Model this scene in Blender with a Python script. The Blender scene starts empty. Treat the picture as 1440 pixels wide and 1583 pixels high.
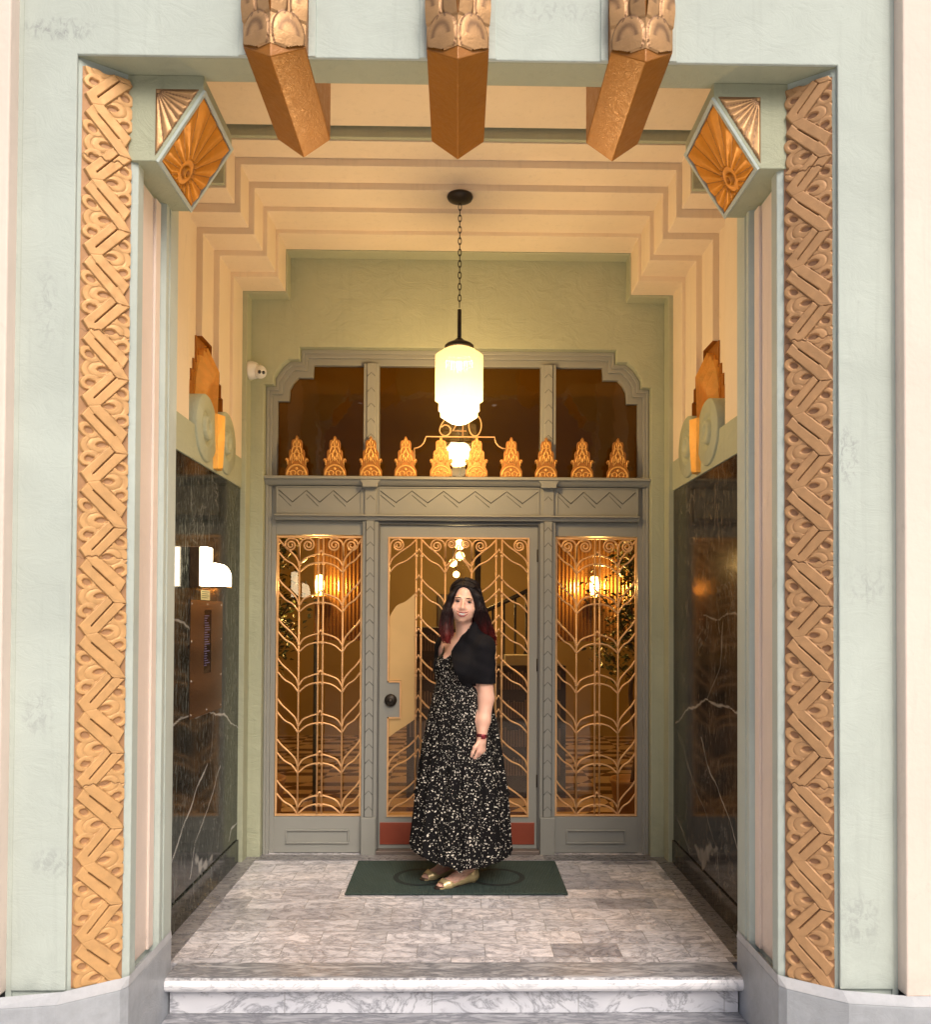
import bpy, bmesh, math, random
import numpy as np
from mathutils import Vector, Matrix, Euler
R = math.radians
random.seed(7)
scene = bpy.context.scene
COL = scene.collection

# ------------------------------------------------------------------ camera
cam_d = bpy.data.cameras.new("camera"); cam = bpy.data.objects.new("camera", cam_d); COL.objects.link(cam)
scene.camera = cam
cam_d.sensor_fit = 'HORIZONTAL'; cam_d.sensor_width = 36.0; cam_d.lens = 36.0 * 1275 / 1440
cam_d.shift_x = -6.0 / 1440; cam_d.shift_y = 142.0 / 1440
cam_d.clip_start = 0.05; cam_d.clip_end = 300
yaw, pit, roll = R(.84), R(.97), R(.27)
fw = Vector((math.sin(yaw) * math.cos(pit), math.cos(yaw) * math.cos(pit), math.sin(pit)))
r0 = Vector((math.cos(yaw), -math.sin(yaw), 0)); u0 = r0.cross(fw)
r1 = r0 * math.cos(roll) + u0 * math.sin(roll); u1 = -r0 * math.sin(roll) + u0 * math.cos(roll)
mw = Matrix((r1, u1, -fw)).transposed().to_4x4(); mw.translation = Vector((0, 0, 1.5))
cam.matrix_world = mw

# ------------------------------------------------------------------ world, sun, exposure
world = bpy.data.worlds.new("World"); scene.world = world; world.use_nodes = True
wn = world.node_tree; bg = wn.nodes["Background"]
sky = wn.nodes.new("ShaderNodeTexSky"); sky.sky_type = 'NISHITA'; sky.sun_disc = False
SUN_EL, SUN_ROT = 42, 160
sky.sun_elevation = R(SUN_EL); sky.sun_rotation = R(SUN_ROT); sky.air_density = 1.0; sky.dust_density = 6.0; sky.ozone_density = 0.3
wn.links.new(sky.outputs[0], bg.inputs[0]); bg.inputs[1].default_value = 0.12
sd = bpy.data.lights.new("sun", 'SUN'); sun = bpy.data.objects.new("sun", sd); COL.objects.link(sun)
sd.energy = 1.25; sd.angle = R(35); sd.color = (1.0, .98, .965)
el, az = R(42), R(160)          # azimuth measured from +y towards +x: the sky's brightest part stands behind the camera, a little to its right
dirv = Vector((math.sin(az) * math.cos(el), math.cos(az) * math.cos(el), math.sin(el)))
sun.rotation_euler = dirv.to_track_quat('Z', 'Y').to_euler()
sun.location = (0, -6, 8)
scene.view_settings.view_transform = 'Standard'; scene.view_settings.look = 'None'
scene.view_settings.exposure = 0.30; scene.view_settings.gamma = 1.0; scene.view_settings.use_curve_mapping = False
scene.cycles.max_bounces = 10; scene.cycles.transparent_max_bounces = 16; scene.cycles.glossy_bounces = 4
scene.cycles.diffuse_bounces = 5; scene.cycles.transmission_bounces = 8
scene.cycles.sample_clamp_indirect = 6.0; scene.cycles.caustics_reflective = False; scene.cycles.caustics_refractive = False
try:
    scene.cycles.use_denoising = True
except Exception: pass

# ------------------------------------------------------------------ helpers
def link(o, parent=None):
    COL.objects.link(o)
    if parent is not None: o.parent = parent
    return o
def wloc(o):
    v = Vector((0, 0, 0))
    while o is not None: v = v + o.location; o = o.parent
    return v
def tag(o, label=None, cat=None, group=None, kind=None):
    if label: o["label"] = label
    if cat: o["category"] = cat
    if group: o["group"] = group
    if kind: o["kind"] = kind
    return o
def thing(name, label, cat, loc=(0, 0, 0), group=None):
    o = bpy.data.objects.new(name, None); o.empty_display_size = .1; link(o); o.location = loc
    return tag(o, label, cat, group)
class MB:
    def __init__(s): s.v = []; s.f = []; s.sm = []
    def add(s, vs, fs, smooth=False):
        b = len(s.v); s.v += [tuple(p) for p in vs]
        s.f += [tuple(i + b for i in f) for f in fs]; s.sm += [smooth] * len(fs); return s
    def box(s, x0, x1, y0, y1, z0, z1):
        x0, x1 = sorted((x0, x1)); y0, y1 = sorted((y0, y1)); z0, z1 = sorted((z0, z1))
        return s.add([(x0,y0,z0),(x1,y0,z0),(x1,y1,z0),(x0,y1,z0),(x0,y0,z1),(x1,y0,z1),(x1,y1,z1),(x0,y1,z1)],
                     [(0,3,2,1),(4,5,6,7),(0,1,5,4),(1,2,6,5),(2,3,7,6),(3,0,4,7)])
    def prism(s, poly, a0, a1, axis='Y'):
        """polygon (two coords) extruded along axis: Y -> (x,z), Z -> (x,y), X -> (y,z)"""
        def P(p, a):
            return {'Y': (p[0], a, p[1]), 'Z': (p[0], p[1], a), 'X': (a, p[0], p[1])}[axis]
        n = len(poly); vs = [P(p, a0) for p in poly] + [P(p, a1) for p in poly]
        fs = [tuple(range(n)), tuple(range(2 * n - 1, n - 1, -1))]
        fs += [(i, i + n, (i + 1) % n + n, (i + 1) % n) for i in range(n)]
        return s.add(vs, fs)
    def tube(s, pts, r, seg=8, closed=False, flat=1.0, cap=True):
        pts = [Vector(p) for p in pts]; n = len(pts)
        rr = r if hasattr(r, '__len__') else [r] * n
        up = None; rings = []
        for i, p in enumerate(pts):
            a = pts[(i - 1) % n] if (closed or i > 0) else p
            b = pts[(i + 1) % n] if (closed or i < n - 1) else p
            t = (b - a).normalized()
            if up is None:
                up = Vector((0, 0, 1)) if abs(t.z) < .9 else Vector((0, 1, 0))
            side = t.cross(up)
            if side.length < 1e-5: side = t.cross(Vector((1, 0, 0)))
            side.normalize(); up = side.cross(t).normalized()
            rings.append([p + (side * math.cos(2 * math.pi * k / seg) + up * math.sin(2 * math.pi * k / seg) * flat) * rr[i] for k in range(seg)])
        vs = [q for rg in rings for q in rg]; fs = []
        m = n if closed else n - 1
        for i in range(m):
            for k in range(seg):
                fs.append((i * seg + k, i * seg + (k + 1) % seg, ((i + 1) % n) * seg + (k + 1) % seg, ((i + 1) % n) * seg + k))
        if not closed and cap:
            fs.append(tuple(range(seg - 1, -1, -1))); fs.append(tuple((n - 1) * seg + k for k in range(seg)))
        return s.add(vs, fs, True)
    def lathe(s, prof, cx, cy, seg=32, axis='Z', mul=None):
        """prof: list of (r, h) about an axis through (cx,cy,*); for 'X'/'Y' the centre is the other two coords"""
        vs = []; n = len(prof)
        for r, h in prof:
            for k in range(seg):
                a = 2 * math.pi * k / seg; q = r * (mul(a) if mul else 1)
                c, d = q * math.cos(a), q * math.sin(a)
                vs.append({'Z': (cx + c, cy + d, h), 'X': (h, cx + c, cy + d), 'Y': (cx + c, h, cy + d)}[axis])
        fs = []
        for i in range(n - 1):
            for k in range(seg):
                fs.append((i * seg + k, i * seg + (k + 1) % seg, (i + 1) * seg + (k + 1) % seg, (i + 1) * seg + k))
        s.add(vs, fs, True)
        s.f.append(tuple(len(s.v) - n * seg + k for k in range(seg - 1, -1, -1))); s.sm.append(False)
        s.f.append(tuple(len(s.v) - seg + k for k in range(seg))); s.sm.append(False)
        return s
    def ball(s, c, r, seg=16, rings=10, M=None):
        r = r if hasattr(r, '__len__') else (r, r, r); c = Vector(c)
        vs = [Vector((0, 0, r[2]))]
        for i in range(1, rings):
            ph = math.pi * i / rings
            for k in range(seg):
                a = 2 * math.pi * k / seg
                vs.append(Vector((r[0] * math.sin(ph) * math.cos(a), r[1] * math.sin(ph) * math.sin(a), r[2] * math.cos(ph))))
        vs.append(Vector((0, 0, -r[2])))
        fs = [(0, 1 + k, 1 + (k + 1) % seg) for k in range(seg)]
        for i in range(rings - 2):
            for k in range(seg):
                fs.append((1 + i * seg + k, 1 + (i + 1) * seg + k, 1 + (i + 1) * seg + (k + 1) % seg, 1 + i * seg + (k + 1) % seg))
        L = len(vs) - 1; b = 1 + (rings - 2) * seg
        fs += [(L, b + (k + 1) % seg, b + k) for k in range(seg)]
        if M is not None: vs = [M @ p for p in vs]
        return s.add([c + p for p in vs], fs, True)
    def build(s, name, mat, parent=None, bevel=0, seg=2, local=False, solid=0, smooth_all=False):
        me = bpy.data.meshes.new(name)
        V = [Vector(p) for p in s.v]
        off = Vector((0, 0, 0)); base = Vector((0, 0, 0))
        if not local:
            lo = Vector((min(p.x for p in V), min(p.y for p in V), min(p.z for p in V)))
            hi = Vector((max(p.x for p in V), max(p.y for p in V), max(p.z for p in V)))
            off = Vector(((lo.x + hi.x) / 2, (lo.y + hi.y) / 2, lo.z))
            base = wloc(parent)
        me.from_pydata([tuple(p - off) for p in V], [], s.f); me.update()
        if any(s.sm) or smooth_all:
            for p, q in zip(me.polygons, s.sm): p.use_smooth = q or smooth_all
        bm = bmesh.new(); bm.from_mesh(me); bmesh.ops.recalc_face_normals(bm, faces=bm.faces); bm.to_mesh(me); bm.free()
        if mat is not None: me.materials.append(mat)
        o = bpy.data.objects.new(name, me); link(o, parent); o.location = off - base if not local else (0, 0, 0)
        if bevel:
            m = o.modifiers.new("bevel", 'BEVEL'); m.width = bevel; m.segments = seg; m.limit_method = 'ANGLE'; m.angle_limit = R(35); m.harden_normals = False
        return o
def copy_tree(o, parent=None):
    c = o.copy(); COL.objects.link(c)
    if parent is not None: c.parent = parent
    for ch in list(o.children): copy_tree(ch, c)
    return c
def smooth_pts(P, n=8):
    """Catmull-Rom through P"""
    P = [Vector(p) for p in P]; out = []
    for i in range(len(P) - 1):
        a = P[i - 1] if i > 0 else P[i] * 2 - P[i + 1]
        b, c = P[i], P[i + 1]
        d = P[i + 2] if i + 2 < len(P) else P[i + 1] * 2 - P[i]
        for k in range(n):
            t = k / n
            out.append(.5 * ((2 * b) + (c - a) * t + (2 * a - 5 * b + 4 * c - d) * t * t + (-a + 3 * b - 3 * c + d) * t ** 3))
    out.append(P[-1]); return out
def mirx(mb):
    m = MB(); m.v = [(-p[0], p[1], p[2]) for p in mb.v]; m.f = [tuple(reversed(f)) for f in mb.f]; m.sm = list(mb.sm); return m

# ------------------------------------------------------------------ materials
class N:
    def __init__(s, name, rough=.6, metal=0.0, col=(.5, .5, .5), spec=.5):
        s.m = bpy.data.materials.new(name); s.m.use_nodes = True; s.t = s.m.node_tree
        s.b = s.t.nodes["Principled BSDF"]; s.set('Base Color', (*col, 1)); s.set('Roughness', rough); s.set('Metallic', metal)
        s.set('Specular IOR Level', spec); s.tc = None
    def set(s, k, v): s.b.inputs[k].default_value = v
    def n(s, typ, **kw):
        x = s.t.nodes.new('ShaderNode' + typ)
        for k, v in kw.items():
            if k.startswith('i_'): x.inputs[k[2:].replace('_', ' ')].default_value = v
            else: setattr(x, k, v)
        return x
    def l(s, a, b): s.t.links.new(a, b)
    def coord(s, scale=(1, 1, 1), rot=(0, 0, 0), loc=(0, 0, 0), kind='pos'):
        """world position, so separate parts take one continuous pattern; 'obj' for things that move"""
        if kind == 'pos': g = s.n('NewGeometry').outputs['Position']
        else: g = s.n('TexCoord').outputs['Object']
        mp = s.n('Mapping'); mp.inputs['Scale'].default_value = scale; mp.inputs['Rotation'].default_value = rot; mp.inputs['Location'].default_value = loc
        s.l(g, mp.inputs['Vector']); return mp.outputs['Vector']
    def noise(s, vec, scale, detail=4, rough=.55, dist=0.0):
        x = s.n('TexNoise'); x.inputs['Scale'].default_value = scale; x.inputs['Detail'].default_value = detail
        x.inputs['Roughness'].default_value = rough; x.inputs['Distortion'].default_value = dist
        s.l(vec, x.inputs['Vector']); return x.outputs['Fac']
    def ramp(s, fac, stops):
        x = s.n('ValToRGB'); e = x.color_ramp.elements
        while len(e) < len(stops): e.new(.5)
        for q, (p, c) in zip(e, stops):
            q.position = p; q.color = (*c, 1) if hasattr(c, '__len__') else (c, c, c, 1)
        s.l(fac, x.inputs['Fac']); return x.outputs['Color']
    def math(s, op, a, b=None, clamp=False):
        x = s.n('Math', operation=op, use_clamp=clamp)
        for i, v in enumerate((a, b)):
            if v is None: continue
            if hasattr(v, 'links'): s.l(v, x.inputs[i])
            else: x.inputs[i].default_value = v
        return x.outputs[0]
    def mix(s, fac, a, b, mode='MIX'):
        x = s.n('Mix', data_type='RGBA', blend_type=mode)
        for i, v in ((0, fac), (6, a), (7, b)):
            if hasattr(v, 'links'): s.l(v, x.inputs[i])
            elif i == 0: x.inputs[0].default_value = v
            else: x.inputs[i].default_value = (*v, 1)
        return x.outputs[2]
    def bump(s, h, strength=.3, dist=.01, prev=None):
        x = s.n('Bump'); x.inputs['Strength'].default_value = strength; x.inputs['Distance'].default_value = dist
        s.l(h, x.inputs['Height'])
        if prev is not None: s.l(prev, x.inputs['Normal'])
        s.l(x.outputs[0], s.b.inputs['Normal']); return x.outputs[0]
    def col(s, c): s.l(c, s.b.inputs['Base Color'])
    def rough(s, c): s.l(c, s.b.inputs['Roughness'])

def stucco(name, c, var=.07, bump=.5, rough=.75, trowel=True):
    m = N(name, rough=rough, col=c, spec=.3)
    v = m.coord(); big = m.noise(v, 2.2, 5, .6, .6)
    a = tuple(x * (1 - var) for x in c); b = tuple(min(1, x * (1 + var * .6)) for x in c)
    base = m.mix(m.ramp(big, [(.3, 0.), (.7, 1.)]), a, b)
    dirt = m.ramp(m.noise(m.coord((7, 7, 4.5)), 1.0, 9, .75, 1.6), [(.60, 0.), (.70, .5)])
    base = m.mix(m.math('MULTIPLY', dirt, .45), base, tuple(x * .52 for x in c))
    # a few hairline drips and stains running down the wall
    drip = m.ramp(m.noise(m.coord((30, 30, 1.6)), 1.0, 4, .6, .3), [(.55, 0.), (.68, .5)])
    base = m.mix(m.math('MULTIPLY', drip, .35), base, tuple(x * .72 for x in c))
    sp = m.n('SeparateXYZ'); m.l(v, sp.inputs[0])     # splashed street dirt close to the plinth
    low = m.math('MULTIPLY', m.ramp(sp.outputs[2], [(.10, 1.), (.42, 0.)]), m.ramp(m.noise(v, 11, 7, .7), [(.40, 0.), (.68, .8)]))
    base = m.mix(m.math('MULTIPLY', low, .5), base, tuple(x * .55 for x in c))
    if name == 'green_stucco':      # grey scuffs and patches where the paint has flaked
        for (px_, pz_, rx_, rz_, a_) in ((1.425, 2.10, .05, .13, .75), (-1.46, 3.63, .16, .05, .85), (1.50, 1.62, .10, .09, .4), (-1.49, 2.62, .05, .20, .35), (-1.44, .62, .10, .06, .5), (1.46, .42, .10, .12, .45), (.35, 3.72, .25, .05, .35), (-1.50, 1.15, .07, .10, .4)):
            dx_ = m.math('DIVIDE', m.math('SUBTRACT', sp.outputs[0], px_), rx_); dz_ = m.math('DIVIDE', m.math('SUBTRACT', sp.outputs[2], pz_), rz_)
            q_ = m.math('ADD', m.math('MULTIPLY', dx_, dx_), m.math('MULTIPLY', dz_, dz_))
            k_ = m.math('MULTIPLY', m.ramp(q_, [(.15, 1.), (1., 0.)]), m.ramp(m.noise(m.coord((40, 40, 26)), 1.0, 8, .72, .9), [(.48, 0.), (.60, 1.)]))
            base = m.mix(m.math('MULTIPLY', k_, a_), base, (.30, .32, .32))
    m.col(base)
    h1 = m.noise(m.coord((6, 6, 9)), 1.0, 7, .68, 1.4) if trowel else m.noise(v, 25, 4, .5)
    h2 = m.noise(v, 160, 3, .6)
    b1 = m.bump(h1, bump, .012)
    m.bump(h2, bump * .35, .002, b1)
    return m.m
M_green = stucco('green_stucco', (.50, .56, .515), .09, .36)
M_greenin = stucco('warm_lit_green_stucco', (.42, .44, .315), .07, .75)  # same green stucco inside the recess, warm lamp light put into the colour
M_pink = stucco('pink_plaster', (.80, .68, .60), .05, .22, trowel=False)
M_cream = stucco('cream_plaster', (.82, .69, .52), .04, .16, rough=.6, trowel=False)
M_plinth = stucco('grey_plinth_paint', (.40, .425, .46), .08, .4, rough=.38)
M_plinthl = stucco('skylit_ledge_paint', (.50, .515, .545), .08, .3, rough=.5)  # plinth paint lightened: sky light on the sloping ledge put into the colour
def goldpaint(name, c, recess, metal=.45, rough=.38, nb=.3, wear=None):
    m = N(name, rough=rough, metal=metal, col=c, spec=.5)
    v = m.coord(); n1 = m.noise(v, 14, 5, .6, .5)
    base = m.mix(m.ramp(n1, [(.3, 0.), (.7, 1.)]), tuple(x * .86 for x in c), tuple(min(1, x * 1.1) for x in c))
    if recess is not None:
        # darker colour in the carved hollows (painted attribute 'depth')
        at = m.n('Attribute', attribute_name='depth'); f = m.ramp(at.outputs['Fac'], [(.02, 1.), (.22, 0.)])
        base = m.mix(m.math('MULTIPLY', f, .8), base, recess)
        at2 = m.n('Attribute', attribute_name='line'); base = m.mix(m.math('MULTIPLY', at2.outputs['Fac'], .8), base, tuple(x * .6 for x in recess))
    m.col(base); m.rough(m.ramp(m.noise(v, 40, 4), [(.3, rough * .85), (.7, rough * 1.3)]))
    m.bump(m.noise(v, 70, 4, .6, 1.0), nb, .003)
    return m.m
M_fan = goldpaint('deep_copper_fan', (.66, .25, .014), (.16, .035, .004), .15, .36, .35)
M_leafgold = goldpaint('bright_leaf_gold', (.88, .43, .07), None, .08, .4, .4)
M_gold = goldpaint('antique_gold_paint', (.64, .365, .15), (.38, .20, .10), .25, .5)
M_goldr = goldpaint('shaded_gold_paint', (.50, .285, .135), (.28, .145, .08), .25, .52)  # same gold for the right strip, its weaker light put into the colour
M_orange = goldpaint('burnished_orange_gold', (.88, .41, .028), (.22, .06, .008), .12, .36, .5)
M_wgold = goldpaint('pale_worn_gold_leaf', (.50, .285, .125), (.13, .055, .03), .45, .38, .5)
M_goldd = goldpaint('palmette_gold_ground', (.42, .17, .035), None, .4, .4, .2)
M_goldb = goldpaint('palmette_gold_relief', (.86, .47, .13), None, .35, .35, .1)
M_grille = goldpaint('gilded_iron', (.80, .47, .22), None, .35, .4, .1)
def simple(name, c, rough=.5, metal=0., bump=.1, scale=60, var=.08, spec=.5):
    m = N(name, rough=rough, metal=metal, col=c, spec=spec); v = m.coord()
    m.col(m.mix(m.noise(v, scale * .2, 4), tuple(x * (1 - var) for x in c), tuple(min(1, x * (1 + var)) for x in c)))
    if bump: m.bump(m.noise(v, scale, 3), bump, .002)
    return m.m
def greypaint():
    c = (.295, .295, .268)
    m = N('grey_gloss_paint', rough=.38, col=c); v = m.coord()
    base = m.mix(m.noise(v, 7, 5), tuple(x * .93 for x in c), tuple(x * 1.05 for x in c))
    chips = m.ramp(m.noise(m.coord((26, 26, 40)), 1.0, 6, .7, .8), [(.735, 0.), (.75, 1.)])
    m.col(m.mix(chips, base, (.10, .095, .09))); m.bump(m.noise(v, 90, 3), .12, .002)
    return m.m
M_grey = greypaint()
M_dgrey = simple('dark_grey_groove', (.12, .12, .115), .5)
M_redm = simple('worn_red_copper_plate', (.30, .065, .035), .42, .3, .2, 30, .3)
M_bronze = simple('bronze_panel', (.22, .135, .085), .24, .9, .05, 20, .08)
M_iron = simple('dark_iron', (.035, .028, .022), .45, .6, .1)
M_white = simple('white_plastic', (.72, .72, .70), .35, 0, .0)
M_black = simple('black_glass', (.012, .012, .014), .12, 0, 0)
M_brass = simple('brushed_brass_plate', (.72, .47, .20), .45, .55, .1, 18, .16)

def marble_floor(name, seedloc=(0, 0, 0), bw=.305, rh=.1525, light=(.82, .815, .86), dark=(.15, .155, .185), off=.5, contrast=1.0, rot=0.0):
    m = N(name, rough=.26, col=light, spec=.5)
    v = m.coord(loc=seedloc)
    br = m.n('TexBrick', offset=off); br.inputs['Scale'].default_value = 1.0; br.inputs['Brick Width'].default_value = bw; br.inputs['Row Height'].default_value = rh
    br.inputs['Mortar Size'].default_value = .0018; br.inputs['Mortar Smooth'].default_value = .1; br.inputs['Bias'].default_value = 0
    br.inputs['Color1'].default_value = (0, 0, 0, 1); br.inputs['Color2'].default_value = (1, 1, 1, 1); br.inputs['Mortar'].default_value = (.5, .5, .5, 1)
    m.l(v, br.inputs['Vector'])
    tone = br.outputs['Color']
    # shift the veining of every tile by its own tone
    vm = m.n('VectorMath', operation='SCALE'); m.l(tone, vm.inputs[0]); vm.inputs['Scale'].default_value = 37.0
    va = m.n('VectorMath', operation='ADD'); m.l(v, va.inputs[0]); m.l(vm.outputs[0], va.inputs[1])
    mp = m.n('Mapping'); mp.inputs['Scale'].default_value = (1.0, 1.7, 1); mp.inputs['Rotation'].default_value = (0, 0, rot); m.l(va.outputs[0], mp.inputs['Vector'])
    vv = mp.outputs['Vector']
    # thin veins: ridges of distorted noise
    n1 = m.noise(vv, 5.5, 9, .66, 1.3)
    ridge = m.math('ABSOLUTE', m.math('SUBTRACT', n1, .5))
    vein = m.ramp(ridge, [(0., 1.), (.016, .5), (.075, 0.)])
    n2 = m.noise(vv, 15, 8, .7, .8); ridge2 = m.math('ABSOLUTE', m.math('SUBTRACT', n2, .5)); vein2 = m.ramp(ridge2, [(0., .8), (.05, 0.)])
    cloud = m.ramp(m.noise(vv, 3.5, 6, .62, .9), [(.38, 0.), (.72, 1.)])
    tn = m.n('SeparateColor'); m.l(tone, tn.inputs[0]); t = tn.outputs[0]
    tint = m.ramp(t, [(0., (.42, .42, .45)), (.10, (.66, .655, .67)), (.30, (1.06, 1.04, 1.05)), (.5, (.84, .83, .85)), (.72, (1.12, 1.06, 1.03)), (.88, (.95, .93, .95)), (1., (.62, .615, .64))])
    c = m.mix(m.math('MULTIPLY', cloud, .42 * contrast), light, tuple((a + b) / 2 for a, b in zip(light, dark)))
    c = m.mix(m.math('MULTIPLY', vein2, .48 * contrast), c, dark)
    c = m.mix(m.math('MULTIPLY', vein, .75 * contrast), c, tuple(x * .8 for x in dark))
    c = m.mix(1.0, c, tint, 'MULTIPLY')
    c = m.mix(br.outputs['Fac'], c, (.26, .25, .25))
    m.col(c); m.rough(m.ramp(n2, [(.3, .20), (.7, .38)]))
    m.bump(m.math('MULTIPLY', br.outputs['Fac'], -1.0), .5, .0012)
    return m.m
M_floor = marble_floor('grey_veined_marble_tiles', (.02, -.013, 0))
M_border = marble_floor('dark_grey_marble_border', (0, .11, 0), 1.1, 9.0, (.34, .335, .34), (.12, .12, .135), 0.5, 1.0, .5)
def slab(name, light, dark, ang, contrast=1.0, rough=.25, sc=(1.3, 6, 6)):
    m = N(name, rough=rough, col=light)
    vv = m.coord(sc, (0, 0, ang))
    n1 = m.noise(vv, 2.2, 9, .68, .9); ridge = m.math('ABSOLUTE', m.math('SUBTRACT', n1, .5))
    vein = m.ramp(ridge, [(0., 1.), (.03, .6), (.13, 0.)]); cloud = m.ramp(m.noise(vv, 1.3, 7, .65, .6), [(.35, 0.), (.75, 1.)])
    c = m.mix(m.math('MULTIPLY', cloud, .7 * contrast), light, tuple((a + b) / 2 for a, b in zip(light, dark)))
    c = m.mix(m.math('MULTIPLY', vein, .7 * contrast), c, dark); m.col(c)
    return m.m
M_nose = slab('veined_marble_tread', (.80, .80, .83), (.10, .105, .125), R(-28), 1.25, sc=(2.2, 11, 11))
M_riser = slab('pale_veined_marble', (.84, .84, .88), (.22, .24, .30), R(35), .8, sc=(4, 4, 7))

def stonetread():
    m = N('worn_marble_tread', rough=.3, col=(.8, .8, .8))
    vt = m.coord((2.0, 9, 9), (0, 0, R(-24))); n1 = m.noise(vt, 2.4, 9, .68, .8)
    top = m.mix(m.ramp(m.math('ABSOLUTE', m.math('SUBTRACT', n1, .5)), [(0., 1.), (.05, .6), (.16, 0.)]), (.50, .50, .53), (.15, .155, .175))
    vf = m.coord((3.0, 5, 5), (0, R(20), 0)); n2 = m.noise(vf, 1.6, 8, .62, 1.2)
    fr = m.mix(m.math('MULTIPLY', m.ramp(m.math('ABSOLUTE', m.math('SUBTRACT', n2, .5)), [(0., .8), (.012, .3), (.06, 0.)]), .8), (.86, .86, .90), (.30, .32, .37))
    g = m.n('NewGeometry'); sp = m.n('SeparateXYZ'); m.l(g.outputs['Normal'], sp.inputs[0])
    f = m.math('ADD', sp.outputs[2], m.math('MULTIPLY', m.math('SUBTRACT', m.noise(m.coord(), 60, 5), .5), .5))
    m.col(m.mix(m.ramp(f, [(.62, 0.), (.84, 1.)]), fr, top)); return m.m
M_nose = stonetread()
def stoneriser():
    m = N('pale_marble_riser', rough=.3, col=(.8, .8, .8))
    vf = m.coord((1.6, 3, 3), (0, R(35), 0), (3, 1, 2)); n2 = m.noise(vf, 2.4, 9, .64, 1.5); cl = m.ramp(m.noise(vf, 2.0, 5), [(.35, 0.), (.7, .5)])
    c = m.mix(cl, (.74, .75, .80), (.50, .52, .59)); c = m.mix(m.ramp(m.math('ABSOLUTE', m.math('SUBTRACT', n2, .5)), [(0., .9), (.014, .45), (.06, 0.)]), c, (.24, .25, .29))
    sp = m.n('SeparateXYZ'); m.l(m.coord(), sp.inputs[0]); j = m.math('LESS_THAN', m.math('FRACT', m.math('DIVIDE', m.math('ADD', sp.outputs[0], 5.06), .62)), .004)
    m.col(m.mix(j, c, (.25, .25, .26))); return m.m
M_riser = stoneriser()
def dark_marble(name, seed, brown=0.0):
    m = N(name, rough=.11, col=(.02, .022, .02), spec=.24)
    v = m.coord(loc=(seed, seed * .7, 0))
    # fine vertical crackle streaks
    st = m.noise(m.coord((70, 70, 11), loc=(seed, 0, 0)), 1.0, 8, .72, 1.4)
    streak = m.ramp(st, [(.50, 0.), (.60, .45), (.72, 1.)])
    patch = m.ramp(m.noise(v, 2.2, 4, .6, .5), [(.35, .35), (.65, 1.)])
    cloud = m.noise(m.coord((3, 3, 1.4), loc=(seed, 2, 1)), 1.6, 6, .6, .8)
    base = m.mix(m.ramp(cloud, [(.3, 0.), (.75, 1.)]), (.006, .0065, .0065), (.010 + brown * .012, .015 + brown * .002, .0135))
    base = m.mix(m.math('MULTIPLY', m.math('MULTIPLY', streak, patch), .9), base, (.33 + brown * .0, .36 - brown * .10, .33 - brown * .14))
    # long white veins traced through the slab (mesh attribute 'line'), plus a faint net of hair veins
    at = m.n('Attribute', attribute_name='line')
    n3 = m.noise(m.coord((1, 1, .8), loc=(seed * 2, 0, 3)), 2.4, 7, .6, 1.6)
    vein2 = m.ramp(m.math('ABSOLUTE', m.math('SUBTRACT', n3, .5)), [(0., .5), (.004, .2), (.010, 0.)])
    base = m.mix(m.math('MULTIPLY', vein2, m.ramp(m.noise(v, 3.1, 3), [(.45, 0.), (.65, .7)])), base, (.40, .39, .36))
    base = m.mix(at.outputs['Fac'], base, (.56, .52, .46) if brown else (.60, .60, .57))
    m.col(base); return m.m
M_dmL = dark_marble('dark_green_veined_marble', 3.3)
M_dmR = dark_marble('black_brown_veined_marble', 8.1, 1.0)
def emit(name, c, s, base=(.8, .7, .5)):
    m = N(name, rough=.4, col=base); m.set('Emission Color', (*c, 1)); m.set('Emission Strength', s); return m.m
def glass(name, tint, ior=1.5, wob=.0, scale=3.):
    m = N(name); t = m.t; out = t.nodes['Material Output']; t.nodes.remove(m.b)
    tr = m.n('BsdfTransparent'); tr.inputs[0].default_value = (*tint, 1); gl = m.n('BsdfGlossy'); gl.inputs['Roughness'].default_value = .012; gl.inputs[0].default_value = (1, 1, 1, 1)
    fr = m.n('Fresnel'); fr.inputs['IOR'].default_value = ior
    if wob:
        b = m.n('Bump'); b.inputs['Strength'].default_value = wob; b.inputs['Distance'].default_value = .01; m.l(m.noise(m.coord(), scale, 3), b.inputs['Height'])
        m.l(b.outputs[0], gl.inputs['Normal']); m.l(b.outputs[0], fr.inputs['Normal'])
    mx = m.n('MixShader'); m.l(fr.outputs[0], mx.inputs[0]); m.l(tr.outputs[0], mx.inputs[1]); m.l(gl.outputs[0], mx.inputs[2]); m.l(mx.outputs[0], out.inputs[0])
    return m.m
M_glass = glass('door_glass', (.92, .84, .70), 1.38, .03, 1.2)
M_amber = glass('amber_transom_glass', (.46, .35, .145), 1.5, .16, 5.)
# ------------------------------------------------------------------ carved relief
def sd_poly(x, y, pts):
    d = np.full(x.shape, 1e9); s = np.ones(x.shape); n = len(pts); j = n - 1
    for i in range(n):
        ax, ay = pts[i]; bx, by = pts[j]; ex, ey = bx - ax, by - ay; wx, wy = x - ax, y - ay
        t = np.clip((wx * ex + wy * ey) / (ex * ex + ey * ey), 0, 1)
        d = np.minimum(d, (wx - ex * t) ** 2 + (wy - ey * t) ** 2)
        c1 = y >= ay; c2 = y < by; c3 = ex * wy > ey * wx
        s = np.where((c1 & c2 & c3) | (~c1 & ~c2 & ~c3), -s, s); j = i
    return s * np.sqrt(d)
def sd_seg(x, y, a, b):
    ex, ey = b[0] - a[0], b[1] - a[1]; t = np.clip(((x - a[0]) * ex + (y - a[1]) * ey) / (ex * ex + ey * ey), 0, 1)
    return np.hypot(x - a[0] - ex * t, y - a[1] - ey * t)
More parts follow.
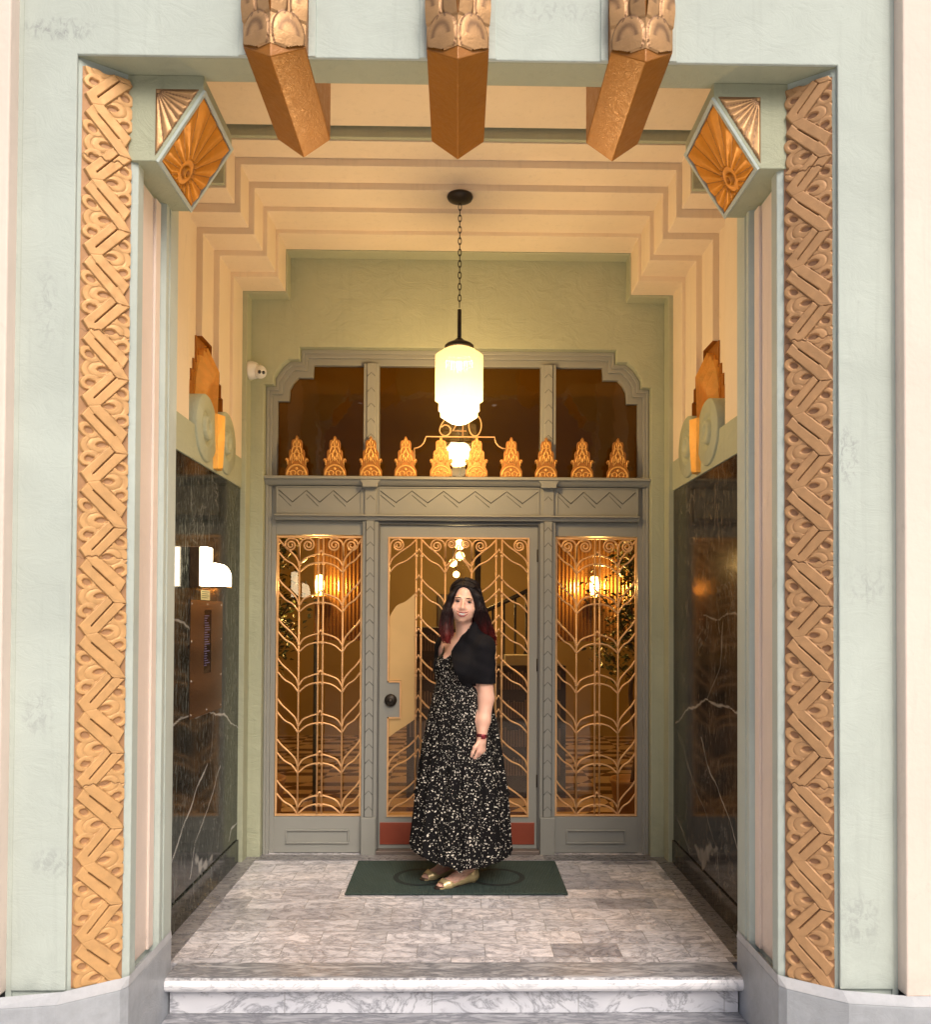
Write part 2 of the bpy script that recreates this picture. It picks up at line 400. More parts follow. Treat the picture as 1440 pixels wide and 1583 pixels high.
def sd_path(x, y, pts):
    d = np.full(x.shape, 1e9)
    for a, b in zip(pts[:-1], pts[1:]): d = np.minimum(d, sd_seg(x, y, a, b))
    return d
def sstep(a, b, x): t = np.clip((x - a) / (b - a), 0, 1); return t * t * (3 - 2 * t)
def relief(name, mat, parent, O, U, V, W, H, res, func, mask=None, flip=False):
    """a sheet W x H starting at O along unit U and V whose height (along U x V, or its opposite) comes from func"""
    O, U, V = Vector(O), Vector(U).normalized(), Vector(V).normalized(); Nn = U.cross(V).normalized() * (-1 if flip else 1)
    nu, nv = max(2, int(round(W / res)) + 1), max(2, int(round(H / res)) + 1)
    u, v = np.meshgrid(np.linspace(0, W, nu), np.linspace(0, H, nv))
    h, dep, line = func(u, v)
    P = np.array(O)[None, None] + u[..., None] * np.array(U) + v[..., None] * np.array(V) + h[..., None] * np.array(Nn)
    idx = np.arange(nu * nv).reshape(nv, nu)
    F = np.stack([idx[:-1, :-1], idx[:-1, 1:], idx[1:, 1:], idx[1:, :-1]], -1).reshape(-1, 4)
    if mask is not None:
        mk = mask(u, v); ok = (mk[:-1, :-1] & mk[:-1, 1:] & mk[1:, 1:] & mk[1:, :-1]).reshape(-1); F = F[ok]
    Pv = P.reshape(-1, 3); used = np.unique(F); mp = np.zeros(len(Pv), int); mp[used] = np.arange(len(used))
    F = mp[F]; Pv = Pv[used]; dep = dep.reshape(-1)[used]; line = line.reshape(-1)[used]
    if flip: F = F[:, ::-1]
    c = Pv.mean(0); c[2] = Pv[:, 2].min()
    me = bpy.data.meshes.new(name); me.from_pydata((Pv - c).tolist(), [], F.tolist()); me.update()
    for nm, arr in (('depth', dep), ('line', line)):
        a = me.attributes.new(nm, 'FLOAT', 'POINT'); a.data.foreach_set('value', arr.astype(np.float32))
    me.polygons.foreach_set('use_smooth', [True] * len(me.polygons)); me.materials.append(mat)
    o = bpy.data.objects.new(name, me); link(o, parent); o.location = Vector(c) - wloc(parent)
    return o
def strip_func(seed=0, width=.2, flipped=False):
    P = .2775                                  # height of one repeat
    k = 1 / 680.0
    def T(pts): return [((x - 110) * k, (y - 210) / 990.0) for x, y in pts]
    bars = [T([(545,125),(600,180),(788,222),(395,612),(235,640),(148,520)]),
            T([(150,520),(240,625),(395,612),(775,930),(690,1075),(612,985),(318,738)]),
            T([(150,762),(240,648),(318,738),(612,978),(692,1068),(786,1212),(612,1205),(540,1128)])]
    slots = [T([(612,208),(312,525)])]
    def H(u, v):
        uu = u / width
        if flipped: uu = uu
        vv = v / P; cell = np.floor(vv); y = 1 - (vv - cell)     # y runs downwards as in the carving
        best = np.zeros(u.shape); line = np.zeros(u.shape)
        def put(x0, y0, f):
            nonlocal best
            best = np.maximum(best, f)
        for dy in (-1, 0, 1):
            Y = (y + dy)
            X = uu
            xs, ys = X * width, Y * P
            def pm(p): return [(a * width, b * P) for a, b in p]
            # scrolls and leaves in the triangles
            def loop(cx, cy, rx, ry, w, h, rot=0.):
                c, s_ = math.cos(rot), math.sin(rot)
                dx, dy_ = xs - cx * width, ys - cy * P
                a, b = dx * c + dy_ * s_, -dx * s_ + dy_ * c
                q = np.hypot(a / rx, b / ry); d = np.abs(q - 1) * min(rx, ry)
                return h * (1 - sstep(w * .55, w, d))
            def leaf(cx, cy, rx, ry, rot, eye, sgn):
                c, s_ = math.cos(rot), math.sin(rot)
                dx, dy_ = xs - cx * width, ys - cy * P
                a, b = dx * c + dy_ * s_, -dx * s_ + dy_ * c
                q = np.hypot(a / rx, b / ry)
                h = .0078 * (1 - sstep(.90, 1.02, q))
                q2 = np.hypot((a - eye[0] * .35) / rx, b / ry)
                h = h - .0018 * np.exp(-((q2 - .66) / .05) ** 2)
                h = h + .0014 * (1 - sstep(.40, .66, q2))
                ex, ey = a - eye[0], b - eye[1]
                hole = np.maximum(np.hypot(ex / (rx * .46), (ey - ry * .12) / (ry * .40)), np.hypot(ex / (rx * .46), (ey + ry * .12) / (ry * .40)))
                h = h * sstep(.75, 1.05, hole)
                l = .3 * np.exp(-((q2 - .66) / .035) ** 2) * (q < 1)
                return h, l
            for (cx, cy, sg) in ((.34, (1140 - 210) / 990, 1), (.73, (605 - 210) / 990, -1)):
                h, l = leaf(cx, cy, .054, .044, -.12, (sg * .022, -.002), sg)
                best = np.maximum(best, h); line = np.maximum(line, l)
            for (cx, cy, rt) in ((.17, .745, .3), (.19, 1.115, -.2), (.88, .205, .2), (.88, .575, -.2)):
                h = loop(cx + (.035 if cx < .5 else -.03), cy + (.012 if cy < .7 or cy > 1 else -.012) * 0, .0265, .0195, .0095, .0088, rt * 1.6); best = np.maximum(best, h)
            d = np.full(u.shape, 1e3)
            for b_ in bars: d = np.minimum(d, sd_poly(xs, ys, pm(b_)) - .0024)
            if True:
                best = np.where(d < .003, np.maximum(np.where(d < .0006, 0, best), .0135 * (1 - sstep(-.0026, .0012, d))), best)
                q = pm(T([(225, 640), (318, 742), (612, 980), (700, 1080)])); e = sd_path(xs, ys, q); best = best - .003 * (1 - sstep(.0006, .0024, e)) * (d < 0)
                q = pm(T([(235, 640), (395, 612)])); e = sd_path(xs, ys, q); best = best - .0015 * (1 - sstep(.0004, .002, e)) * (d < 0)
                line = np.maximum(line, np.exp(-((d) / .0016) ** 2) * .35)
            for s_ in slots:
                q = pm(s_); d = sd_seg(xs, ys, q[0], q[1]); best = np.where(d < .008, np.minimum(best, .0135 * sstep(.0012, .0032, d) + .0015), best)
                line = np.maximum(line, .75 * (1 - sstep(.0012, .0030, d)))
            for s_ in (T([(318,742),(603,985)]),):
                q = pm(s_); d = sd_seg(xs, ys, q[0], q[1]); best = np.where(d < .008, np.minimum(best, .0135 * sstep(.0012, .0032, d) + .0015), best)
                line = np.maximum(line, .75 * (1 - sstep(.0012, .0030, d)))
        # casting joints between the pieces of ornament, slightly uneven hand finish
        rs = np.random.RandomState(seed)
        jag = .004 * np.sin(u * 90 + seed) + .003 * np.sin(u * 217)
        for jz in (.72, 1.55, 2.38, 3.02):
            d = np.abs(v - jz - jag); best = np.where(d < .002, best * .6, best); line = np.maximum(line, .8 * (d < .0018))
        wob = .0007 * np.sin(u * 61 + 3 * np.sin(v * 17 + seed)) * np.sin(v * 43 + 2 * np.sin(u * 29))
        dep = np.clip(best / .0135, 0, 1)
        return best + wob, dep, line
    return H
def fan_func(centre, r0, dirs, ring=None, amp=.010, mask=None, edge=None):
    """rays of a half sunburst about a centre in the sheet's own coordinates"""
    def H(u, v):
        dx, dy = u - centre[0], v - centre[1]; r = np.hypot(dx, dy); a = np.arctan2(dy, dx)
        h = np.zeros(u.shape); line = np.zeros(u.shape)
        n = dirs
        ph = (a / (2 * math.pi) * n) % 1.0
        petal = np.abs(ph - .5) * 2
        h = amp * (1 - .75 * petal ** 1.5) * sstep(r0 * .9, r0 * 1.15, r)
        grove = (1 - petal) * r * math.pi / n
        line = np.where((grove < .0022) & (r > r0), .9, 0.)
        tip = r0 * 3.1 * (1 + .10 * np.cos(2 * math.pi * ph))
        if ring:
            for rr, w in ring:
                h = np.maximum(h * (r > r0), amp * 1.15 * (1 - sstep(w * .5, w, np.abs(r - rr)))) if True else h
                line = np.maximum(line, .7 * np.exp(-((np.abs(r - rr) - w) / .0015) ** 2))
        if edge is not None:
            e = edge(u, v); h = h * sstep(.0, .008, e); line = np.where(e < .004, .7, line)
        dep = np.clip(h / amp + .25, 0, 1)
        return h, dep, line
    return H

# ------------------------------------------------------------------ ground, pavement, steps, platform
m = MB().box(-60, 60, -60, -4.2, -.50, -.484); tag(m.build('road', simple('asphalt', (.20, .20, .20), .85, 0, .6, 120, .25)), kind='structure')
tag(MB().box(-60, 60, -4.2, -4.0, -.60, -.35).build('kerb', simple('kerb_concrete', (.42, .41, .39), .8, 0, .4, 60), bevel=.01), kind='structure')
tag(MB().box(-60, 60, -4.0, 3.6, -.60, -.334).build('pavement', simple('pavement_concrete', (.66, .65, .63), .8, 0, .4, 50, .12)), kind='structure')
tag(MB().box(-80, 80, -80, 80, -1.2, -.61).build('ground', simple('soil', (.16, .14, .12), .9)), kind='structure')
steps = tag(MB().box(-1.35, 1.35, 3.2, 3.62, -.60, -.205).build('steps', M_riser), kind='structure')
def tread(name, y0, y1, ztop, th, r):
    prof = [(y1, ztop), (y0 + r, ztop)]
    for k in range(1, 8): a = math.pi * k / 8; prof.append((y0 + r - r * math.sin(a), ztop - th / 2 + th / 2 * math.cos(a)))
    prof += [(y0 + r, ztop - th), (y1, ztop - th)]
    o = MB().prism(prof, -1.206, 1.206, 'X').build(name, M_nose, steps)
    return o
tread('tread', 3.455, 3.62, 0.0, .062, .026)
tread('tread', 3.155, 3.56, -.168, .05, .022)
MB().box(-1.2, 1.2, 3.51, 3.60, -.166, -.063).build('riser', M_riser, steps)
tag(MB().box(-1.5, 1.5, 3.62, 5.40, -.2, 0).build('floor', M_floor), kind='structure')
fl = bpy.data.objects['floor']
for s in (-1, 1):
    tag(MB().box(s * 1.238, s * 1.34, 3.621, 5.24, .0005, .004).build('border', M_border, fl))
MB().box(-1.236, 1.236, 5.125, 5.24, .0005, .004).build('border', M_border, fl)

# ------------------------------------------------------------------ street portal
portal = thing('entrance_portal', 'pale green stucco street portal framing the recessed entrance', 'portal', (0, 2.98, -.334))
skin = MB().prism([(-1.585, .165), (-1.39, .165), (-1.39, 3.538), (1.39, 3.538), (1.39, .165), (1.585, .165), (1.585, 5.0), (-1.585, 5.0)], 2.98, 2.993, 'Y')
skin.build('surround', M_green, portal, bevel=.004)
MB().box(-1.6, 1.6, 2.995, 3.13, 3.54, 5.0).build('lintel', M_greenin, portal, bevel=.004)
for s in (-1, 1):
    plan = [(-1.60, 2.994), (-1.398, 2.994), (-1.386, 3.000), (-1.234, 3.103), (-1.222, 3.108), (-1.215, 3.112), (-1.215, 3.165), (-1.226, 3.168), (-1.226, 3.172), (-1.250, 3.180),
            (-1.250, 3.402), (-1.226, 3.412), (-1.215, 3.418), (-1.215, 3.450), (-1.223, 3.452), (-1.223, 3.462), (-1.215, 3.464), (-1.215, 3.56), (-1.60, 3.56)]
    if s > 0: plan = [(-x, y) for x, y in plan][::-1]
    pl = MB().prism(plan, .10, 3.54, 'Z').build('pilaster', M_green, portal, bevel=.0025)
    # pink sunk panel with a shallow second step
    MB().box(s * 1.2495, s * 1.243, 3.184, 3.398, .165, 3.2).build('sunk_panel', M_pink, pl)
    MB().box(s * 1.2428, s * 1.232, 3.345, 3.398, .165, 3.2).build('sunk_panel_step', M_pink, pl, bevel=.002)
    # splayed carved strip, set on the chamfer
    a = Vector((-1.386, 3.000, .165)); b = Vector((-1.234, 3.103, .165))
    if s > 0: a, b = Vector((1.234, 3.103, .165)), Vector((1.386, 3.000, .165))
    U = (b - a).normalized(); W = (b - a).length; outn = U.cross(Vector((0, 0, 1)))
    m1 = .006
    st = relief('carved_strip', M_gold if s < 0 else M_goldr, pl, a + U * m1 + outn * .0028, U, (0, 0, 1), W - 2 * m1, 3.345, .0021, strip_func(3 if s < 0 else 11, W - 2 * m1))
    tag(st, 'gold carved zigzag strip with leaf scrolls')
    base = [(-4.6, 2.90), (-1.62, 2.905), (-1.40, 2.935), (-1.225, 3.052), (-1.207, 3.085), (-1.207, 3.548), (-1.62, 3.548), (-4.6, 3.548)]
    if s > 0: base = [(-x, y) for x, y in base][::-1]
    pb = MB().prism(base, -.334, .136, 'Z')
    OO = [(-4.6, 2.90), (-1.62, 2.905), (-1.40, 2.935), (-1.225, 3.052), (-1.207, 3.085), (-1.207, 3.548)]
    II = [(-4.6, 2.923), (-1.62, 2.925), (-1.394, 2.973), (-1.231, 3.086), (-1.211, 3.105), (-1.211, 3.548)]
    if s > 0: OO = [(-x, y) for x, y in OO]; II = [(-x, y) for x, y in II]
    n_ = len(OO); led_ = MB().add([(x, y, .1362) for x, y in OO] + [(x, y, .166) for x, y in II] + [(x, 3.4, .1362) for x, y in (OO[0], OO[-1])], [(i, i + 1, n_ + i + 1, n_ + i) for i in range(n_ - 1)])
    led_.build('plinth_ledge', M_plinthl, portal)
    pb.build('plinth', M_plinth, portal, bevel=.006)
    MB().box(s * 1.583, s * 1.604, 2.985, 3.3, .05, 5.0).build('corner_fillet', M_green, portal)
    # ---- corner block (capital) with a sunburst lozenge on its chamfer
    y0, y1 = 3.092, 3.48
    sec = [(-1.6, 3.213), (-1.143, 3.213), (-.967, 3.487), (-.967, 3.5395), (-1.6, 3.5395)]
    if s > 0: sec = [(-x, z) for x, z in sec][::-1]
    cb = MB().prism(sec, y0, y1, 'Y').build('corner_block', M_greenin, portal, bevel=.003)
    tag(cb, 'green corner block with a golden sunburst lozenge')
    eU = Vector((-.967 + 1.143, 0, 3.487 - 3.213)); L = eU.length; Uh = eU.normalized()
    if s > 0: Uh = Vector((-Uh.x, 0, Uh.z))
    nn = Vector((Uh.z, 0, -Uh.x)) if s < 0 else Vector((-Uh.z, 0, Uh.x))   # outwards and down
    O = Vector((s * 1.143, y0, 3.213))
    # raised rim bars round the lozenge
    rim = MB(); rw, rt = .016, .012
    def slabq(o_, a_, b_, la, lb, t):
        vs = []
        for k in (0, t):
            for (i, j) in ((0, 0), (la, 0), (la, lb), (0, lb)): vs.append(o_ + a_ * i + b_ * j + nn * k)
        rim.add(vs, [(0, 1, 2, 3), (7, 6, 5, 4), (0, 4, 5, 1), (1, 5, 6, 2), (2, 6, 7, 3), (3, 7, 4, 0)])
    Y = Vector((0, 1, 0)); D = y1 - y0
    slabq(O - nn * .001, Uh, Y, L, rw, rt); slabq(O + Y * (D - rw) - nn * .001, Uh, Y, L, rw, rt)
    slabq(O + Y * rw - nn * .001, Uh, Y, rw, D - 2 * rw, rt); slabq(O + Y * rw + Uh * (L - rw) - nn * .001, Uh, Y, rw, D - 2 * rw, rt)
    rim.build('lozenge_rim', M_green, cb, bevel=.0015)
    Wl, Hl = L - 2 * rw, D - 2 * rw
    def loz(u, v, Wl=Wl, Hl=Hl):
        cx, cy = Wl * .34, Hl * .40
        cx, cy = Wl * .22, Hl * .52
        return fan_func((cx, cy), .052, 17, ring=[(.040, .010), (.018, .007)], amp=.011,
                        edge=lambda a, b: np.minimum(np.minimum(a, Wl - a), np.minimum(b, Hl - b)))(u, v)
    o_ = O + Uh * rw + Y * rw + nn * .001
    flip = (Uh.cross(Y)).dot(nn) < 0
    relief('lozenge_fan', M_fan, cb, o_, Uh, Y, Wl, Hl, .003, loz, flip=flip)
    # pale gold fan triangle on the block's front
    O2 = Vector((s * 1.146 if s < 0 else .985, y0 - .001, 3.228)); 
    def tri_e(u, v, s=s):
        x = u if s < 0 else .161 - u
        d = (v * (.967 - 1.143) + x * (3.487 - 3.213)) / math.hypot(.176, .274)      # distance above the slanting edge
        d = -(d) - .001
        return np.minimum(np.minimum(d, x), .258 - v)
    ff = fan_func((0.008 if s < 0 else .153, .250), .010, 26, amp=.007, edge=tri_e)
    relief('fan_triangle', M_wgold, cb, O2, (1, 0, 0), (0, 0, 1), .161, .258, .003, ff, mask=lambda u, v: tri_e(u, v) > -.001)
for bx, lb in ((-.665, 'left'), (-.008, 'middle'), (.655, 'right')):
    yf, ya, yb, zs, zk, hw = 2.93, 2.865, 3.50, 3.538, 3.462, .112
    br = MB(); X = lambda d: bx + d
    vs = [(X(-hw), yf, zs), (X(0), ya, zs - .078), (X(hw), yf, zs), (X(-hw), yb, zs), (X(0), yb, zs - .078), (X(hw), yb, zs),
          (X(-hw), yf, zs + .4), (X(0), ya, zs + .4), (X(hw), yf, zs + .4), (X(-hw), yb, zs + .4), (X(hw), yb, zs + .4)]
    br.add(vs, [(0, 3, 4, 1), (1, 4, 5, 2), (3, 9, 10, 5, 4), (0, 6, 9, 3), (2, 5, 10, 8), (0, 1, 7, 6), (1, 2, 8, 7), (6, 7, 8, 10, 9)])
    o = br.build('bracket_beam', M_orange, portal, bevel=.003)
    for k, (p, q) in enumerate((((-hw, yf), (0, ya)), ((0, ya), (hw, yf)))):
        P0 = Vector((bx + p[0], p[1], zs - (0 if k == 0 else .062))); P1 = Vector((bx + q[0], q[1], zs))
        P0.z = zs - .030; P1.z = zs - .030
        U = (P1 - P0).normalized(); W = (P1 - P0).length
        def scales(u, v, W=W):
            h = np.zeros(u.shape); line = np.zeros(u.shape)
            for row in range(6):
                for off in ((.5,) if row % 2 == 0 else (0., 1.)):
                    cx, cz = W * off, .05 + row * .115
                    e = np.hypot((u - cx) / (W * .46), (v - cz) / .082)
                    dome = .010 * np.sqrt(np.clip(1 - (e * .92) ** 2, 0, 1)) * sstep(-.06, .03, v - cz + .02)
                    top = v > cz - .05
                    h = np.where((e < 1) & top, np.maximum(h, dome + .003), h)
                    line = np.maximum(line, np.where(top, np.exp(-((e - 1.0) / .05) ** 2), 0))
                    line = np.maximum(line, np.where(top, .75 * np.exp(-((e - .55) / .16) ** 2) * (v > cz), 0))
            return h, np.clip(.4 + h / .012, 0, 1), line
        zl = .030 if True else 0
        relief('scale_relief', M_wgold, o, P0 + Vector((0, 0, .002)) - Vector((0, .002, 0)), U, (0, 0, 1), W, 1.1, .004, scales, mask=lambda u, v, k=k, W=W: v > (.030 * (1 - u / W) - .0 if k == 0 else .030 * (u / W)) - .026 * ((u / W) if k == 0 else 1 - u / W))
    for s in (-1, 1):
        MB().box(bx + s * hw, bx + s * (hw + .028), 2.972, 2.9795, zs, 5.0).build('side_fillet', M_green, o, bevel=.002)

for s, lb in ((-1, 'pale pink outer wall at the left edge of the portal'), (1, 'pale pink outer wall at the right edge of the portal')):
    w = MB().box(s * 1.602, s * 7.5, 2.925, 3.30, .163, 7.0).build('facade_wall', M_pink, bevel=.006)
    tag(w, lb, 'wall')
    wa = MB().box(s * 4.6, s * 7.5, 2.90, 3.30, -.334, .163).build('plinth', M_plinth, w, bevel=.004)
top = MB().box(-1.6, 1.6, 2.985, 3.3, 5.002, 7.0).build('facade_wall', M_green); tag(top, 'green stucco wall high above the portal lintel', 'wall')

# ------------------------------------------------------------------ ribbed ceiling and walls of the recess
cg = tag(MB().box(-1.6, 1.6, 3.132, 4.072, 3.945, 4.0).build('ceiling', M_cream), kind='structure')
MB().box(-1.6, 1.6, 4.0, 4.2, 4.06, 4.12).build('shadow_gap_back', M_cream, cg)
MB().box(-1.6, 1.6, 4.090, 4.119, 3.66, 4.05).v  # (shape note)
FY = [4.12, 4.28, 4.45, 4.65, 4.87, 5.08]
FX = [1.440, 1.420, 1.385, 1.352, 1.333]; FI = [1.170, 1.140, 1.110, 1.086, 1.070]
FL = [3.650, 3.605, 3.570, 3.540, 3.510]; FT = [3.895, 3.857, 3.822, 3.795, 3.772]
def arch(xs, zl, xi, zt, zb, ztop=4.15, xo=1.62):
    return [(-xs, zb), (-xs, zl), (-xi, zl), (-xi, zt), (xi, zt), (xi, zl), (xs, zl), (xs, zb), (xo, zb), (xo, ztop), (-xo, ztop), (-xo, zb)]
MB().prism(arch(1.45, 3.66, 1.176, 3.901, 3.64, 4.05), 4.092, 4.118, 'Y').build('green_rib', M_greenin, cg, bevel=.002)
ribs = []
for i in range(5):
    ribs.append(MB().prism(arch(FX[i], FL[i], FI[i], FT[i], 2.472), FY[i], FY[i + 1] - .0005, 'Y').build('rib', M_cream, cg, bevel=.003))
MB().prism([(-1.306, 0), (-1.306, 3.500), (-1.062, 3.500), (-1.062, 3.764), (1.062, 3.764), (1.062, 3.500), (1.306, 3.500), (1.306, 0), (1.62, 0), (1.62, 4.15), (-1.62, 4.15), (-1.62, 0)],
           5.081, 5.191, 'Y').build('green_rib', M_greenin, cg, bevel=.004)
# side walls
for s in (-1, 1):
    sd_ = 'left' if s < 0 else 'right'
    w = MB().box(s * 1.341, s * 1.62, 3.50, 5.081, 0, 2.29).build('marble_wall', M_dmL if s < 0 else M_dmR)
    tag(w, 'dark green white-veined marble side wall carrying the intercom' if s < 0 else 'black and brown veined marble side wall without fittings', 'wall')
    VL = [(1., .006, [(4.46,.713),(4.372,.66),(4.177,.536),(4.054,.439),(3.903,.336),(3.7,.22)]), (.8, .004, [(4.703,.652),(4.642,.609),(4.468,.458),(4.275,.348),(4.188,.177)]),
          (.8, .007, [(4.192,.997),(4.568,.974),(4.798,.925),(5.083,.816)]), (.6, .005, [(3.8,1.02),(3.927,.995),(4.036,1.0),(4.192,.997)]), (.5, .004, [(3.85,1.50),(3.911,1.485),(4.118,1.452),(4.22,1.395)]),
          (.7, .008, [(5.088,.235),(4.944,.237),(4.891,.182)]), (.3, .002, [(4.68,1.329),(4.568,.974),(4.518,.703)])]
    BL = [(4.226,.28),(4.42,.206),(4.632,.169),(4.345,.168)]
    VR = [(.6, .005, [(4.5,.86),(4.388,.731),(4.321,.675),(4.122,.584),(3.905,.398),(3.7,.2)]), (.3, .003, [(4.9,.80),(4.797,.697),(4.691,.604),(4.411,.451),(4.225,.307),(4.194,.176)]),
          (.4, .004, [(5.038,.302),(4.865,.256),(4.73,.165)]), (.6, .008, [(5.039,.861),(4.743,.984),(4.411,1.062),(4.193,1.065),(3.958,1.055),(3.7,1.1)]), (.35, .004, [(4.399,1.064),(4.182,1.25),(4.131,1.484)]),
          (.3, .004, [(4.469,1.513),(4.223,1.5),(3.957,1.531),(3.7,1.5)]), (.25, .003, [(4.994,.82),(4.893,.757),(4.743,.632)])]
    BR = [(4.652,.212),(4.446,.276),(4.225,.344),(4.469,.148)]
    def veins(u, v, V_=VL if s < 0 else VR, B_=BL if s < 0 else BR, s=s):
        Y_ = u + 3.505; Z_ = v + .001
        wy = .007 * np.sin(Z_ * 21 + 2 * np.sin(Y_ * 9)) + .002 * np.sin(Y_ * 97 + Z_ * 61); wz = .007 * np.sin(Y_ * 17 + 1.7 * np.sin(Z_ * 11)) + .002 * np.sin(Z_ * 113 - Y_ * 49)
        L_ = np.zeros(u.shape)
        for st_, w_, P_ in V_:
            d = sd_path(Y_ + wy, Z_ + wz, P_); w2 = w_ * (.55 + .45 * np.sin(Z_ * 23 + Y_ * 17))
            L_ = np.maximum(L_, st_ * (1 - sstep(w2 * .3, w2 + .004, d)))
        d = sd_poly(Y_ + wy * 2, Z_ + wz * 2, B_); L_ = np.maximum(L_, (.5 if s < 0 else .3) * (1 - sstep(-.02, .014, d + .012 * np.sin(Y_ * 60 + 2 * np.sin(Z_ * 43)))))
        return np.zeros(u.shape), np.ones(u.shape), L_
    relief('polished_face', M_dmL if s < 0 else M_dmR, w, (s * 1.3385, 3.505, .001), (0, 1, 0), (0, 0, 1), 1.574, 2.288, .006, veins, flip=s < 0)
    MB().box(s * 1.329, s * 1.3380, 3.56, 5.079, .005, .142).build('skirting', M_dmL if s < 0 else M_dmR, w, bevel=.003)
    MB().box(s * 1.345, s * 1.62, 3.50, 4.12, 2.4725, 4.05).build('upper_wall', M_cream, w)
    MB().box(s * 1.331, s * 1.62, 3.50, 5.080, 2.2915, 2.4715).build('green_band', M_greenin, w, bevel=.003)

# niche cut through the ribs, by boolean, then the gold ornament in it
NY = 4.53; 
def niche_outline():
    st = [(0.0, 3.015), (.095, 3.015), (.095, 2.880), (.135, 2.880), (.135, 2.815), (.170, 2.815), (.170, 2.745), (.205, 2.745), (.205, 2.675), (.225, 2.675), (.225, 2.600), (.240, 2.600), (.240, 2.40)]
    r = [(NY + y, z) for y, z in st]; l = [(NY - y, z) for y, z in reversed(st[1:])]
    return r + l
for s in (-1, 1):
    cut = MB().prism(niche_outline(), s * 1.2, s * 1.475, 'X').build('cutter', M_orange)
    dg = None
    for o in ribs + [x for x in bpy.data.objects if x.name.startswith('green_band') and (wloc(x).x * s > 0)]:
        md = o.modifiers.new('cut', 'BOOLEAN'); md.operation = 'DIFFERENCE'; md.solver = 'EXACT'; md.object = cut; md.material_mode = 'TRANSFER'
        o.modifiers.move(len(o.modifiers) - 1, 0)
        bpy.context.view_layer.update(); dg = bpy.context.evaluated_depsgraph_get()
        bv = [mm for mm in o.modifiers if mm.type == 'BEVEL']
        for mm in bv: mm.show_viewport = False
        dg = bpy.context.evaluated_depsgraph_get()
        ne = bpy.data.meshes.new_from_object(o.evaluated_get(dg)); o.modifiers.remove(md); o.data = ne
        for mm in bv: mm.show_viewport = True
    bpy.data.objects.remove(cut)
    orn = thing('wall_ornament', 'gilded stepped leaf niche with two green scrolls above the %s marble wall' % ('intercom-side left' if s < 0 else 'plain right'), 'ornament', (s * 1.45, NY, 2.295), group='gilded scroll ornaments on the side walls')
    bk = MB().prism([(NY + (y - NY) * .995, z * .9995) for y, z in niche_outline()], s * 1.412, s * 1.474, 'X').build('niche_back', M_orange, orn)
    # fan of leaves with a keel standing out of the niche
    lf = MB(); base = Vector((s * 1.4125, NY, 2.50))
    for k in range(-6, 7):
        a = k * .105; ln = .475 - .020 * abs(k) - .004 * k * k
        tip = base + Vector((0, math.sin(a) * ln, math.cos(a) * ln)); nrm = Vector((-s, 0, 0)); side = Vector((0, math.cos(a), -math.sin(a)))
        w0, w1 = .008, .027; proud = .098 - .010 * abs(k)
        mid = base.lerp(tip, .72)
        vs = [base - side * w0, base + side * w0, mid + side * w1, tip, mid - side * w1]
        kk = [base + nrm * proud * .9, mid + nrm * proud, tip + nrm * proud * .35]
        lf.add(vs + kk, [(0, 4, 6, 5), (1, 5, 6, 2), (4, 3, 7, 6), (2, 6, 7, 3), (0, 1, 2, 3, 4), (0, 5, 1)])
    lf.build('leaf_fan', M_leafgold, orn)
    # gold tongue that hangs down over the green band between the scrolls
    tg = MB()
    P = [(-.075, 2.60), (.075, 2.60), (.062, 2.47), (.05, 2.38), (.045, 2.305), (-.045, 2.305), (-.05, 2.38), (-.062, 2.47)]
    n = len(P); X0, X1 = s * 1.335, s * 1.305
    vs = [(X0, NY + y, z) for y, z in P] + [(X1, NY + y * .75, z) for y, z in P] + [(s * 1.280, NY, 2.60), (s * 1.280, NY, 2.47), (s * 1.290, NY, 2.315)]
    fs = [(i, (i + 1) % n, (i + 1) % n + n, i + n) for i in range(n)] + [(n, n + 1, 2 * n), (n + 1, n + 2, 2 * n + 1, 2 * n), (n + 2, n + 3, n + 4, 2 * n + 2, 2 * n + 1), (n + 4, n + 5, 2 * n + 2), (n + 5, n + 6, n + 7, 2 * n + 1, 2 * n + 2), (n + 7, n, 2 * n, 2 * n + 1)]
    tg.add(vs, fs); tg.build('hanging_tongue', M_leafgold, orn, bevel=.002)
    for e in (-1, 1):
        cy = NY + e * .190; cz = 2.490; Rr = .176
        sc = MB(); xo, xi = s * 1.318, s * 1.455
        prof = [(.0, xi), (Rr, xi), (Rr, xo + s * .006), (Rr - .006, xo), (Rr * .60, xo), (Rr * .58, xo - s * .004), (Rr * .52, xo + s * .014), (Rr * .40, xo + s * .014), (Rr * .36, xo), (Rr * .33, xo - s * .012), (Rr * .20, xo - s * .012), (Rr * .17, xo - s * .002), (.0, xo - s * .002)]
        sc.lathe(prof, cy, cz, 40, 'X')
        so = sc.build('scroll', M_greenin, orn)
    # stepped gilt blocks at the near shoulder of the niche
bpy.context.view_layer.update()

# ------------------------------------------------------------------ back wall with the shaped opening
PO = [(1.225, 0), (1.225, 2.966), (1.165, 2.966), (1.165, 3.02), (1.12, 3.088), (1.075, 3.126), (1.005, 3.126), (1.005, 3.205)]
poly = [(-x, z) for x, z in PO] + [(x, z) for x, z in reversed(PO)] + [(1.62, 0), (1.62, 4.15), (-1.62, 4.15), (-1.62, 0)]
bw = MB().prism(poly, 5.192, 5.285, 'Y').build('back_wall', M_greenin, bevel=.004)
tag(bw, 'green stucco wall with stepped-corner opening round the doors', 'wall')
MB().box(-3.4, 3.4, 5.30, 5.36, 3.24, 4.2).build('upper_backing', M_greenin, bw)

